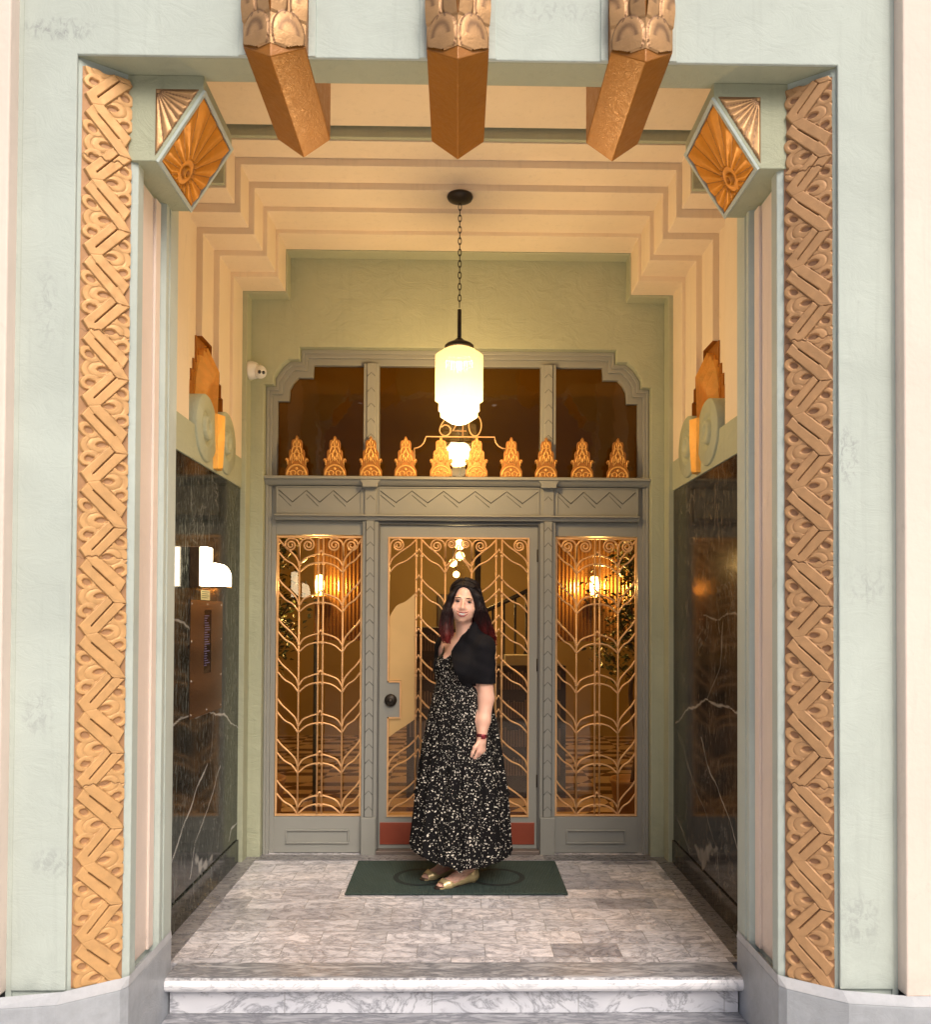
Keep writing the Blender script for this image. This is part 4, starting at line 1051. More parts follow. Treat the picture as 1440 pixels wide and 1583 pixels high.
gs = sh.n('BsdfGlossy'); gs.inputs['Roughness'].default_value = .15
em = sh.n('Emission'); sz = sh.n('SeparateXYZ'); g_ = sh.n('NewGeometry'); sh.l(g_.outputs['Position'], sz.inputs[0])
zf = sh.math('DIVIDE', sh.math('SUBTRACT', sz.outputs[2], 2.55), .40)
sh.l(sh.ramp(zf, [(0., (1, .90, .62)), (.25, (1, .80, .34)), (.6, (1, .66, .20)), (1., (.95, .60, .24))]), em.inputs[0])
est = sh.n('ValToRGB'); 
sh.l(sh.math('MULTIPLY', sh.ramp(zf, [(0., 1.), (.13, .55), (.26, .17), (1., .10)]), 4.6), em.inputs[1])
m1_ = sh.n('MixShader'); m1_.inputs[0].default_value = .45; sh.l(tl.outputs[0], m1_.inputs[1]); sh.l(tp.outputs[0], m1_.inputs[2])
m2_ = sh.n('MixShader'); m2_.inputs[0].default_value = .05; sh.l(m1_.outputs[0], m2_.inputs[1]); sh.l(gs.outputs[0], m2_.inputs[2])
ad = sh.n('AddShader'); sh.l(m2_.outputs[0], ad.inputs[0]); sh.l(em.outputs[0], ad.inputs[1]); sh.l(ad.outputs[0], out.inputs[0])
t.nodes.remove(est)
fl_ = lambda a: 1 + .018 * (1 if math.cos(a * 8) > 0 else 0) + .010 * math.cos(a * 48)
MB().lathe([(.066, 2.9695), (.078, 2.968), (.096, 2.958), (.110, 2.944), (.128, 2.936), (.128, 2.688), (.109, 2.684), (.109, 2.632), (.100, 2.628), (.098, 2.600), (.082, 2.590), (.045, 2.566), (.004, 2.553)], PX, PY, 144, mul=fl_).build('shade', sh.m, pd)
ld = bpy.data.lights.new('pendant_bulb', 'POINT'); ld.energy = 70; ld.color = (1, .77, .49); ld.shadow_soft_size = .10
lo = bpy.data.objects.new('pendant_bulb', ld); link(lo); lo.location = (PX, PY, 2.72)

# ------------------------------------------------------------------ security camera
sc = thing('security_camera', 'white turret security camera at the top of the left green corner', 'camera', (-1.306, 5.13, 3.03))
c = Vector((-1.306, 5.135, 3.035))
MB().lathe([(0, c.x), (.058, c.x), (.060, c.x + .010), (.050, c.x + .045), (.044, c.x + .055), (0, c.x + .055)], c.y, c.z, 28, 'X').build('base', M_white, sc)
hd = c + Vector((.070, -.012, -.012)); 
MB().ball(hd, .042, 24, 16).build('ball_head', M_white, sc)
d = Vector((.45, -.85, -.30)).normalized()
Mq = d.to_track_quat('Z', 'Y').to_matrix()
fc = MB(); fc.ball(hd + d * .030, (.026, .026, .014), 18, 10, Mq); fc.build('front_plate', M_white, sc)
ln = MB(); sd1 = Mq @ Vector((1, 0, 0)); sd1 = sd1 if sd1.x > 0 else -sd1
ln.ball(hd + d * .043 - sd1 * .012, (.0115, .0115, .005), 12, 8, Mq); ln.ball(hd + d * .043 + sd1 * .012, (.0105, .0105, .005), 12, 8, Mq); ln.build('lens', M_black, sc)

# ------------------------------------------------------------------ wall lamp, intercom, label on the left marble
M_lit = emit('lit_white_acrylic', (1.0, .84, .58), 11)
wl = thing('wall_lamp', 'glowing b-shaped wall lamp above the intercom', 'wall lamp', (-1.34, 4.2, 1.66))
MB().box(-1.3395, -1.290, 4.135, 4.245, 1.652, 1.850).build('back_box', M_bronze, wl, bevel=.002)
pr = [(-1.2895, 1.654), (-1.2895, 1.850), (-1.254, 1.850), (-1.254, 1.742), (-1.244, 1.756), (-1.230, 1.766), (-1.214, 1.769), (-1.196, 1.765), (-1.180, 1.754), (-1.167, 1.738), (-1.159, 1.718), (-1.157, 1.70), (-1.157, 1.654)]
MB().prism(pr, 4.142, 4.238, 'Y').build('lit_diffuser', M_lit, wl, bevel=.004)
MB().box(-1.3395, -1.155, 4.138, 4.242, 1.646, 1.6515).build('bottom_tray', M_bronze, wl)
ip = thing('intercom_panel', 'bronze intercom plate with a narrow directory window', 'intercom', (-1.34, 4.42, .985))
Y0, Y1, Z0, Z1 = 4.14, 4.70, .985, 1.585; a0, a1, b0, b1 = 4.362, 4.487, 1.200, 1.535
fp = MB(); xa, xb = -1.3395, -1.3325
fp.box(xa, xb, Y0, a0, Z0, Z1).box(xa, xb, a1, Y1, Z0, Z1).box(xa, xb, a0, a1, Z0, b0).box(xa, xb, a0, a1, b1, Z1)
fp.build('faceplate', M_bronze, ip)
MB().box(-1.3395, -1.3350, a0 + .001, a1 - .001, b0 + .001, b1 - .001).build('directory_window', M_black, ip)
dl = MB()
for k in range(22): dl.box(-1.3349, -1.3345, a0 + .012 + .01 * random.random(), a0 + .05 + .06 * random.random(), b0 + .04 + k * .0125, b0 + .044 + k * .0125)
dl.build('directory_list', emit('violet_display', (.35, .30, .75), .05, (.12, .10, .2)), ip)
M_scr = simple('steel_screws', (.6, .58, .54), .25, .9, 0)
for yy_ in (Y0 + .02, (Y0 + Y1) / 2, Y1 - .02):
    for zz_ in (Z0 + .02, Z1 - .02, (Z0 + Z1) / 2 + .09, (Z0 + Z1) / 2 - .11):
        if yy_ == (Y0 + Y1) / 2 and Z0 + .03 < zz_ < Z1 - .03: continue
        MB().ball((-1.3325, yy_, zz_), (.003, .006, .006), 10, 6).build('screw', M_scr, ip)
nl = thing('notice_label', 'small yellowish instruction label between wall lamp and intercom', 'label', (-1.34, 4.40, 1.59))
MB().box(-1.3398, -1.3375, 4.32, 4.475, 1.588, 1.640).build('card', simple('yellow_card', (.62, .58, .34), .5), nl)
tx = MB()
for k in range(4): tx.box(-1.3374, -1.3368, 4.333, 4.44 + .02 * (k % 2), 1.598 + k * .0105, 1.602 + k * .0105)
tx.build('printed_lines', simple('faded_ink', (.12, .14, .08), .6), nl)

# ------------------------------------------------------------------ door mat
mm = N('green_ribbed_mat', rough=.85, col=(.022, .045, .038)); v = mm.coord()
w_ = mm.n('TexWave', wave_type='BANDS', bands_direction='X'); w_.inputs['Scale'].default_value = 34; mm.l(v, w_.inputs['Vector'])
w2_ = mm.n('TexWave', wave_type='BANDS', bands_direction='Y'); w2_.inputs['Scale'].default_value = 34; mm.l(v, w2_.inputs['Vector'])
hgt = mm.math('ADD', w_.outputs['Fac'], w2_.outputs['Fac'])
mm.col(mm.mix(mm.noise(v, 12, 6), (.022, .044, .037), (.046, .074, .064))); mm.bump(hgt, .8, .003)
mt = thing('door_mat', 'dark green ribbed doormat with two dark rings under the woman', 'doormat', (0, 4.78, .004))
MB().box(-.600, .608, 4.478, 5.085, .0045, .013).build('mat_body', mm.m, mt, bevel=.003)
M_ring = simple('dark_mat_ink', (.008, .016, .016), .8, 0, .2)
def ring(cx, cy, ra, rb, w, a0=0, a1=360):
    m = MB(); n = 56; vs = []; fs = []
    for k in range(n + 1):
        a = R(a0 + (a1 - a0) * k / n)
        for q in (1, -1): vs.append((cx + (ra + q * w / 2) * math.cos(a), cy + (rb + q * w / 2) * math.sin(a), .0140))
    for k in range(n): fs.append((2 * k, 2 * k + 1, 2 * k + 3, 2 * k + 2))
    return m.add(vs, fs)
ring(-.20, 4.76, .145, .145, .030, 25, 360).add([(-.20, 4.75, .014), (-.065, 4.75, .014), (-.065, 4.772, .014), (-.20, 4.772, .014)], [(0, 1, 2, 3)]).build('ring_mark', M_ring, mt)
ring(.235, 4.76, .145, .145, .030).build('ring_mark', M_ring, mt)

# ------------------------------------------------------------------ added building across the street: blocks low sky, darkens glass reflections
ob = thing('sky_blocker_building', 'added plain pale building behind the viewer, blocking low sky and reflections', 'building', (0, -24, -.5))
MB().box(-26, 26, -28, -24, -.6, 11).build('wall', simple('pale_stucco', (.40, .36, .32), .8, 0, .4, 20), ob)
# ------------------------------------------------------------------ the woman
class Field:
    """signed distance field on a grid, blended primitives, meshed with surface nets"""
    def __init__(s, lo, hi, h):
        s.lo = np.array(lo, float); s.h = h; s.n = np.ceil((np.array(hi) - s.lo) / h).astype(int) + 1
        s.D = np.full(tuple(s.n), 1.0, np.float32)
    def sub(s, lo, hi):
        a = np.clip(((np.array(lo) - s.lo) / s.h).astype(int) - 1, 0, s.n - 1); b = np.clip(((np.array(hi) - s.lo) / s.h).astype(int) + 2, 1, s.n)
        ax = [s.lo[i] + s.h * np.arange(a[i], b[i]) for i in range(3)]
        return tuple(slice(a[i], b[i]) for i in range(3)), np.meshgrid(*ax, indexing='ij')
    def blend(s, sl, d, k, op='add'):
        d = d.astype(np.float32); D = s.D[sl]
        if op == 'add':
            h = np.clip(.5 + .5 * (D - d) / k, 0, 1); s.D[sl] = D * (1 - h) + d * h - k * h * (1 - h)
        else:
            h = np.clip(.5 - .5 * (D + d) / k, 0, 1); s.D[sl] = D * (1 - h) - d * h + k * h * (1 - h)
    def cap(s, a, b, ra, rb, k=.02, flat=None, grow=0.):
        a, b = np.array(a, float), np.array(b, float); ra += grow; rb += grow; m = max(ra, rb) + k + .02
        sl, (X, Y, Z) = s.sub(np.minimum(a, b) - m, np.maximum(a, b) + m)
        e = b - a; t = np.clip(((X - a[0]) * e[0] + (Y - a[1]) * e[1] + (Z - a[2]) * e[2]) / max(1e-9, e @ e), 0, 1)
        d = np.sqrt((X - a[0] - e[0] * t) ** 2 + (Y - a[1] - e[1] * t) ** 2 + (Z - a[2] - e[2] * t) ** 2) - (ra + (rb - ra) * t)
        s.blend(sl, d, k)
    def ell(s, c, r, k=.02, M=None, op='add', grow=0.):
        c = np.array(c, float); r = np.array(r, float) + grow; m = max(r) + k + .02
        sl, (X, Y, Z) = s.sub(c - m, c + m); P = np.stack([X - c[0], Y - c[1], Z - c[2]], -1)
        if M is not None: P = P @ np.array(M)          # columns of M are the ellipsoid's axes
        q = np.sqrt(((P / r) ** 2).sum(-1)); g = np.sqrt(((P / (r * r)) ** 2).sum(-1)) + 1e-9
        s.blend(sl, q * (q - 1) / g, k, op)
    def mesh(s):
        D = s.D; n = D.shape; ins = D < 0
        cs = sum(ins[i:n[0]-1+i, j:n[1]-1+j, k:n[2]-1+k].astype(np.int8) for i in (0, 1) for j in (0, 1) for k in (0, 1))
        act = (cs > 0) & (cs < 8); idc = np.full(act.shape, -1, np.int64); ii = np.argwhere(act); idc[act] = np.arange(len(ii))
        acc = np.zeros((len(ii), 3)); cnt = np.zeros(len(ii))
        corners = [(i, j, k) for i in (0, 1) for j in (0, 1) for k in (0, 1)]
        for a in corners:
            for ax in range(3):
                if a[ax]: continue
                b = list(a); b[ax] = 1
                da = D[ii[:, 0] + a[0], ii[:, 1] + a[1], ii[:, 2] + a[2]]; db = D[ii[:, 0] + b[0], ii[:, 1] + b[1], ii[:, 2] + b[2]]
                cr = (da < 0) != (db < 0); t = np.where(cr, da / np.where(cr, da - db, 1), 0)
                p = np.tile(np.array(a, float), (len(ii), 1)); p[:, ax] += t
                acc[cr] += p[cr]; cnt[cr] += 1
        V = s.lo + s.h * (ii + acc / cnt[:, None]); F = []
        for ax in range(3):
            A = [slice(1, -1)] * 3; B = [slice(1, -1)] * 3
            A[ax] = slice(0, n[ax] - 1); B[ax] = slice(1, n[ax]); a_in = ins[tuple(A)]; b_in = ins[tuple(B)]
            e = np.argwhere(a_in != b_in); base = e.copy()
            for q in range(3):
                if q != ax: base[:, q] += 1
            u, w = [(1, 2), (2, 0), (0, 1)][ax]
            def g(du, dw): c = base.copy(); c[:, u] -= du; c[:, w] -= dw; return idc[c[:, 0], c[:, 1], c[:, 2]]
            quad = np.stack([g(1, 1), g(0, 1), g(0, 0), g(1, 0)], -1); fl = a_in[tuple(e.T)]
            quad[~fl] = quad[~fl][:, ::-1]; F.append(quad)
        F = np.concatenate(F); return V, F[(F >= 0).all(1)]
def mk(name, V, F, mat, parent, keep=None, smooth=2, solid=0.):
    V = np.array(V); F = np.array(F)
    for _ in range(smooth):
        acc = np.zeros_like(V); c = np.zeros(len(V))
        for a, b in ((0, 1), (1, 2), (2, 3), (3, 0)):
            np.add.at(acc, F[:, a], V[F[:, b]]); np.add.at(acc, F[:, b], V[F[:, a]]); np.add.at(c, F[:, a], 1); np.add.at(c, F[:, b], 1)
        V = V * .5 + .5 * acc / np.maximum(c, 1)[:, None]
    if keep is not None:
        k = keep(V); F = F[k[F].all(1)]
    used = np.unique(F); mp = np.zeros(len(V), int); mp[used] = np.arange(len(used)); F = mp[F]; V = V[used]
    c = V.mean(0); c[2] = V[:, 2].min()
    me = bpy.data.meshes.new(name); me.from_pydata((V - c).tolist(), [], F.tolist()); me.update()
    me.polygons.foreach_set('use_smooth', [True] * len(me.polygons)); me.materials.append(mat)
    o = bpy.data.objects.new(name, me); link(o, parent); o.location = Vector(c) - wloc(parent)
    if solid:
        m = o.modifiers.new('thickness', 'SOLIDIFY'); m.thickness = solid; m.offset = 0
    return o
fdir = np.array([-.73, -.68, 0.]); ldir = np.array([.68, -.73, 0.])
HX = np.array([.998, -.06, 0.]); HF = np.array([-.06, -.998, 0.]); UZ = np.array([0., 0., 1.])
tl_ = R(5.5); hx = HX * math.cos(tl_) - UZ * math.sin(tl_); hz = HX * math.sin(tl_) + UZ * math.cos(tl_); hf = HF
HO = np.array([.0385, 4.635, 1.588])
def hd_(x, y, z): return HO + hx * x + hf * y + hz * z
HM = np.stack([hx, hf, hz], 1)
def head(fd, g=0., face=True):
    fd.ell(hd_(0, -.015, .033), (.071, .090, .082), .02, HM, grow=g)
    fd.ell(hd_(0, .020, -.028), (.0650, .062, .078), .025, HM, grow=g)
    fd.ell(hd_(0, .036, -.072), (.054, .046, .037), .025, HM, grow=g)
    if face:
        fd.ell(hd_(0, .064, -.098), (.019, .018, .015), .018, HM)
        for s in (-1, 1):
            fd.ell(hd_(s * .041, .054, -.038), (.024, .023, .022), .02, HM)
            fd.ell(hd_(s * .030, .076, .020), (.022, .009, .008), .012, HM)
            fd.ell(hd_(s * .031, .092, .001), (.015, .010, .008), .010, HM, op='sub')
            fd.cap(hd_(s * .010, .092, -.038), hd_(s * .0155, .084, -.038), .0070, .0068, .006)
            fd.ell(hd_(s * .073, -.010, -.008), (.008, .018, .028), .008, HM)
        fd.cap(hd_(0, .084, .004), hd_(0, .101, -.033), .0065, .0105, .010)
        fd.ell(hd_(0, .074, -.064), (.027, .018, .018), .02, HM)
        fd.ell(hd_(0, .100, -.066), (.032, .010, .0075), .005, HM, op='sub')
SH_N = np.array([.150, 4.578, 1.335]); EL_N = np.array([.163, 4.575, 1.055]); WR_N = np.array([.137, 4.522, .842])
SH_F = np.array([-.070, 4.79, 1.335]); EL_F = np.array([-.078, 4.84, 1.08]); WR_F = np.array([-.060, 4.80, .86])
TC = np.array([.047, 4.685, 0.])
TM = np.stack([ldir, fdir, UZ], 1)
def tp(a, b, z): return TC + ldir * a + fdir * b + UZ * z
def torso(fd, g=0.):
    fd.ell(tp(0, .00, 1.27), (.150, .098, .13), .03, TM, grow=g); fd.ell(tp(0, -.005, 1.16), (.128, .095, .13), .04, TM, grow=g)
    fd.ell(tp(0, .0, .98), (.128, .105, .14), .05, TM, grow=g)
    for s in (-1, 1): fd.ell(tp(s * .070, .078, 1.222), (.064, .062, .066), .035, TM, grow=g)
    fd.cap(tp(-.135, -.01, 1.345), tp(.135, -.01, 1.345), .042, .042, .04, grow=g)
    fd.cap(tp(-.07, -.012, 1.385), tp(.07, -.012, 1.385), .036, .036, .04, grow=g)
body = Field((-.30, 4.36, -.005), (.36, 5.03, 1.73), .004)
torso(body)
body.cap(tp(0, -.005, 1.37), hd_(0, -.012, -.075), .056, .047, .03)
head(body)
for sh, elb, wr in ((SH_N, EL_N, WR_N), (SH_F, EL_F, WR_F)):
    body.cap(sh, elb, .050, .043, .03); body.cap(elb, elb * .45 + wr * .55, .043, .036, .02); body.cap(elb * .45 + wr * .55, wr, .036, .0235, .02)
    # hand: palm, five fingers
    dn = np.array([-.04, -.05, -1.]); dn /= np.linalg.norm(dn); pn = -ldir if sh is SH_N else ldir.copy()
    fw_ = np.cross(pn, dn); fw_ = fw_ if fw_ @ fdir > 0 else -fw_; fw_ /= np.linalg.norm(fw_)
    fw2 = fw_ * .9 + pn * -.0
    pc = wr + dn * .045
    body.ell(pc, (.033, .016, .045), .012, np.stack([fw_, pn, dn], 1))
    body.cap(wr, wr + dn * .02, .023, .024, .015)
    for i, (off, L, cu) in enumerate(((.026, .040, .30), (.009, .044, .34), (-.009, .041, .42), (-.025, .034, .50))):
        p = pc + dn * (.030 - .004 * abs(i - 1)) + fw_ * off; ang = .45 + .15 * i
        for seg, q in ((L, .0), (L * .66, .75 + cu), (L * .5, .85)):
            ang += q; dd = dn * math.cos(ang) + pn * math.sin(ang); p2 = p + dd * seg; rr = .0090 if seg == L else .0080
            body.cap(p, p2, rr, rr * .9, .004); p = p2
    p = wr + dn * .022 + fw_ * .022
    for seg, dd, rr in ((.036, dn * .72 + fw_ * .60 + pn * .1, .0125), (.030, dn * .95 + fw_ * .22 + pn * .3, .0100), (.022, dn * .92 + fw_ * .0 + pn * .4, .0088)):
        dd = dd / np.linalg.norm(dd); p2 = p + dd * seg; body.cap(p, p2, rr, rr * .88, .008); p = p2
# legs and feet (mostly under the skirt)
feet = []
for hip, heel, toe in ((tp(.085, 0, .92), np.array([.092, 4.680, .050]), np.array([-.108, 4.552, .028])), (tp(-.085, 0, .92), np.array([.000, 4.825, .050]), np.array([-.196, 4.705, .028]))):
    ank = heel + np.array([-.012, -.010, .055]); knee = (hip + ank) / 2 + fdir * .02
    body.cap(hip, knee, .082, .056, .03); body.cap(knee, knee * .35 + ank * .65, .054, .046, .02); body.cap(knee * .35 + ank * .65, ank, .046, .031, .02)
    fo = (toe - heel); fo[2] = 0; L = np.linalg.norm(fo); fo /= L; sd2 = np.array([-fo[1], fo[0], 0])
    body.cap(ank, heel, .030, .027, .015); ball = heel + fo * L * .70; ball[2] = .034
    body.cap(ank + fo * .02, ball, .030, .021, .02)
    body.cap(heel, ball, .026, .024, .015)
    for t in (-1, 1): body.cap(heel + sd2 * 0, ball + sd2 * t * .018, .02, .018, .02)
    for i in range(5):
        b0 = ball + sd2 * (-.027 + .0135 * i); tipl = (.045, .047, .043, .036, .028)[i] if sd2 @ np.array([0, 1, 0]) < 0 else (.028, .036, .043, .047, .045)[i]
        b1 = b0 + fo * tipl; b1[2] = .022; body.cap(b0, b1, .0115, .0088, .006)
    feet.append((heel, toe, ball, fo, sd2, L))
V, F = body.mesh()
def skin():
    m = N('skin', rough=.46, col=(.80, .50, .39)); v = m.coord()
    m.col(m.mix(m.noise(v, 22, 4), (.80, .44, .32), (.88, .55, .42)))
    m.set('Subsurface Weight', .12); m.set('Subsurface Radius', (.012, .004, .002)); m.bump(m.noise(v, 260, 2), .08, .001); return m.m
M_skin = skin()

woman = mk('person', V, F, M_skin, None, smooth=2)
tag(woman, 'smiling woman with long dark red-tipped hair in black cardigan and speckled dress', 'person')
def faceY(x, z):
    fd = globals().setdefault('_fd', None)
    if fd is None:
        fd = Field(HO - .17, HO + .17, .004); head(fd); globals()['_fd'] = fd
    for y in np.arange(.125, .02, -.0008):
        p = hd_(x, y, z); i = np.round((p - fd.lo) / fd.h).astype(int)
        q = (p - fd.lo) / fd.h; i0 = np.floor(q).astype(int); f_ = q - i0; d = 0
        for a in (0, 1):
            for b in (0, 1):
                for c in (0, 1): d += fd.D[i0[0]+a, i0[1]+b, i0[2]+c] * (f_[0] if a else 1-f_[0]) * (f_[1] if b else 1-f_[1]) * (f_[2] if c else 1-f_[2])
        if d < 0: return y
    return .07
HMt = Matrix([list(r) for r in HM])
M_eye = simple('eye_white', (.42, .38, .35), .2, 0, 0); M_dark = simple('dark_lash', (.018, .010, .009), .4, 0, 0)
M_lip = simple('rose_lips', (.36, .07, .07), .35, 0, 0); M_teeth = simple('teeth', (.85, .82, .76), .25, 0, 0); M_brow = simple('dark_brow', (.045, .02, .016), .7, 0, 0)
for s in (-1, 1):
    y = faceY(s * .031, 0)
    e = MB().ball(hd_(s * .031, y + .0005, 0.0), (.0115, .005, .0042), 14, 8, HMt).build('eye', M_eye, woman)
    MB().ball(hd_(s * .031 + .001, y + .0048, .0003), (.0066, .002, .0042), 12, 8, HMt).build('iris', M_dark, e)
    pts = [hd_(s * .031 + t * .0145, y + .0045 - abs(t) * .003, .0042 - t * t * .0050) for t in np.linspace(-1, 1, 9)]
    MB().tube([tuple(p) for p in pts], [.0014, .0022, .0026, .0028, .0028, .0028, .0026, .0022, .0014], 6).build('lashes', M_dark, e)
    pts = []
    for t in np.linspace(-1, 1, 9):
        x = s * .032 + t * .0175; z = .0205 + (.0022 - .004 * (t * s) ** 2 * (1 if t * s > 0 else .4)); pts.append(hd_(x, faceY(x, z) + .0006, z))
    MB().tube([tuple(p) for p in pts], [.0022, .0034, .0038, .0039, .0037, .0033, .0027, .0020, .0012][::(1 if s > 0 else -1)], 6, flat=.7).build('eyebrow', M_brow, woman)
def mouthcurve(zo, w, drop, extra, n=11):
    P = []
    for t in np.linspace(-1, 1, n):
        x = t * w; z = zo + drop * t * t; P.append(tuple(hd_(x, max(faceY(x, -.063 + drop * t * t), faceY(x, z)) * .5 + faceY(x, -.075) * .5 + extra - .004 * t * t, z)))
    return P
w_ = .041
MB().tube(mouthcurve(-.0600, w_, .0130, .0030), [.0022, .0025, .0027, .0029, .0030, .0029, .0030, .0029, .0027, .0025, .0022], 8, flat=.9).build('upper_lip', M_lip, woman)
MB().tube(mouthcurve(-.0800, w_ * .90, .0260, .0030), [.0008, .0022, .0030, .0036, .0040, .0041, .0040, .0036, .0030, .0022, .0008], 8, flat=.9).build('lower_lip', M_lip, woman)
up_ = mouthcurve(-.0610, w_ * .90, .0120, .0016); lo_ = mouthcurve(-.0755, w_ * .82, .0220, .0012)
tm = MB(); n = len(up_); tm.add(up_ + lo_, [(i, i + 1, n + i + 1, n + i) for i in range(n - 1)], True)
to = tm.build('teeth', M_teeth, woman); md = to.modifiers.new('t', 'SOLIDIFY'); md.thickness = .002

# --- hair
def hairmat():
    m = N('dark_hair_red_tips', spec=.25, rough=.55, col=(.02, .01, .01)); g = m.n('NewGeometry'); sp = m.n('SeparateXYZ'); m.l(g.outputs['Position'], sp.inputs[0])
    v = m.coord((60, 60, 6)); nz = m.noise(v, 1.0, 3)
    zz_ = m.math('ADD', sp.outputs[2], m.math('MULTIPLY', m.math('SUBTRACT', nz, .5), .22))
    t = m.math('DIVIDE', m.math('SUBTRACT', zz_, 1.35), .27)
    m.col(m.ramp(t, [(0., (.17, .014, .012)), (.22, (.085, .008, .007)), (.50, (.020, .005, .005)), (.9, (.008, .004, .004))])); return m.m
M_hair = hairmat()
hf_ = Field((-.13, 4.48, 1.30), (.26, 4.86, 1.76), .004)
hf_.ell(hd_(.002, -.020, .040), (.083, .100, .087), .02, HM)
hf_.ell(hd_(.0, -.035, .06), (.080, .085, .075), .02, HM)
LCH = [np.array(p) for p in ((.004, 4.590, 1.660), (-.030, 4.590, 1.615), (-.046, 4.595, 1.560), (-.058, 4.590, 1.500), (-.062, 4.575, 1.440), (-.060, 4.560, 1.400), (-.054, 4.545, 1.365))]
LR = [.022, .024, .026, .029, .030, .026, .010]
RCH = [np.array(p) for p in ((.082, 4.595, 1.660), (.112, 4.600, 1.615), (.124, 4.605, 1.560), (.138, 4.615, 1.500), (.158, 4.625, 1.440), (.178, 4.635, 1.395), (.200, 4.640, 1.350))]
RR = [.022, .026, .032, .036, .038, .032, .012]
BCH = [np.array(p) for p in ((.05, 4.72, 1.62), (.07, 4.735, 1.52), (.10, 4.745, 1.43), (.12, 4.745, 1.36))]; BR = [.075, .075, .06, .03]
for C_, R_ in ((LCH, LR), (RCH, RR), (BCH, BR)):
    for i in range(len(C_) - 1): hf_.cap(C_[i], C_[i + 1], R_[i] * .92, R_[i + 1] * .92, .02)
hf_.ell(hd_(-.002, .105, -.020), (.068, .088, .098), .012, HM, op='sub')
hf_.ell(hd_(-.008, .095, .045), (.046, .06, .045), .012, HM, op='sub')
def push(p):
    p = np.array(p, float); c = hd_(0, -.02, .02)
    for _ in range(40):
        i = np.round((p - hf_.lo) / hf_.h).astype(int)
        if (i < 0).any() or (i >= hf_.n).any() or hf_.D[tuple(i)] > .0015: break
        p = p + (p - c) / np.linalg.norm(p - c) * .002
    return p
V, F = hf_.mesh(); hair = mk('hair', V, F, M_hair, woman, smooth=1)
rnd = random.Random(5); st = MB()
for C_, R_, sg, cnt in ((LCH, LR, -1, 130), (RCH, RR, 1, 190)):
    for q in range(cnt):
        ph = rnd.random() * 6.28; rad = .80 + .28 * rnd.random(); w0 = rnd.random() * 6.28; wf = rnd.uniform(5, 9); amp = rnd.uniform(.003, .009); back = rnd.random()
        yb = .055 - back * .12
        yb = .050 - back * .13; zc = .10 - .020 * (yb > .02)
        P = [push(hd_(-.012 + .003 * sg, yb, zc)), push(hd_(-.010 + sg * .020, yb, zc)), push(hd_(-.006 + sg * .042, yb * .95, zc - .01)), push(hd_(-.004 + sg * .062, yb * .85 - .004, .075)), push(hd_(sg * .072, yb * .75 - .004, .045))]
        nn = len(C_); last = nn - rnd.choice((0, 0, 1, 1, 2))
        for i in range(2, last):
            t = i / (nn - 1); o_ = np.array([math.cos(ph) * R_[i], math.sin(ph) * R_[i], 0]) * rad
            wv = amp * t * 2.0 * math.sin(w0 + wf * t * 1.5)
            P.append(C_[i] + o_ * (1 + .25 * t) + np.array([wv, wv * .7 * math.cos(w0), 0]) + np.array([0, 0, -.010 * rnd.random()]))
        P = smooth_pts([tuple(p) for p in P], 4); n = len(P)
        r0_ = rnd.uniform(.0018, .0034); st.tube(P, [r0_ * (1 - .75 * (i / n) ** 2) for i in range(n)], 5)
st.build('hair_strands', M_hair, hair)

# --- clothes
def dressmat():
    m = N('black_dress_cream_flecks', rough=.8, col=(.01, .01, .01), spec=.2)
    uv = m.n('UVMap', uv_map='UVMap').outputs['UV']
    def layer(scale, thr, seed):
        mp = m.n('Mapping'); mp.inputs['Scale'].default_value = (scale, scale, 1); mp.inputs['Location'].default_value = (seed, seed * .7, 0); m.l(uv, mp.inputs['Vector'])
        nz = m.n('TexNoise'); nz.inputs['Scale'].default_value = 1.3; nz.inputs['Detail'].default_value = 2; m.l(mp.outputs[0], nz.inputs['Vector'])
        va = m.n('VectorMath', operation='SCALE'); va.inputs['Scale'].default_value = .35; m.l(nz.outputs['Color'], va.inputs[0])
        vb = m.n('VectorMath', operation='ADD'); m.l(mp.outputs[0], vb.inputs[0]); m.l(va.outputs[0], vb.inputs[1])
        vo = m.n('TexVoronoi', feature='F1'); vo.inputs['Scale'].default_value = 1.0; vo.inputs['Randomness'].default_value = 1.0; m.l(vb.outputs[0], vo.inputs['Vector'])
        # local offset from the cell centre, turned by the cell's own angle and squeezed into a leaf shape
        su = m.n('VectorMath', operation='SUBTRACT'); m.l(vb.outputs[0], su.inputs[0]); m.l(vo.outputs['Position'], su.inputs[1])
        cc = m.n('SeparateColor'); m.l(vo.outputs['Color'], cc.inputs[0])
        ro = m.n('VectorRotate', rotation_type='Z_AXIS'); m.l(su.outputs[0], ro.inputs['Vector']); m.l(m.math('MULTIPLY', cc.outputs[0], 6.283), ro.inputs['Angle'])
        s2 = m.n('VectorMath', operation='MULTIPLY'); m.l(ro.outputs[0], s2.inputs[0]); s2.inputs[1].default_value = (1., 2.1, 1)
        ln = m.n('VectorMath', operation='LENGTH'); m.l(s2.outputs[0], ln.inputs[0])
        size = m.math('MULTIPLY', m.math('ADD', cc.outputs[1], .35), thr)
        return m.math('LESS_THAN', ln.outputs['Value'], size)
    f = m.math('MAXIMUM', layer(54, .30, 0.), layer(80, .25, 7.3))
    m.col(m.mix(f, (.004, .0035, .004), (.78, .72, .62))); return m.m
M_dress = dressmat()
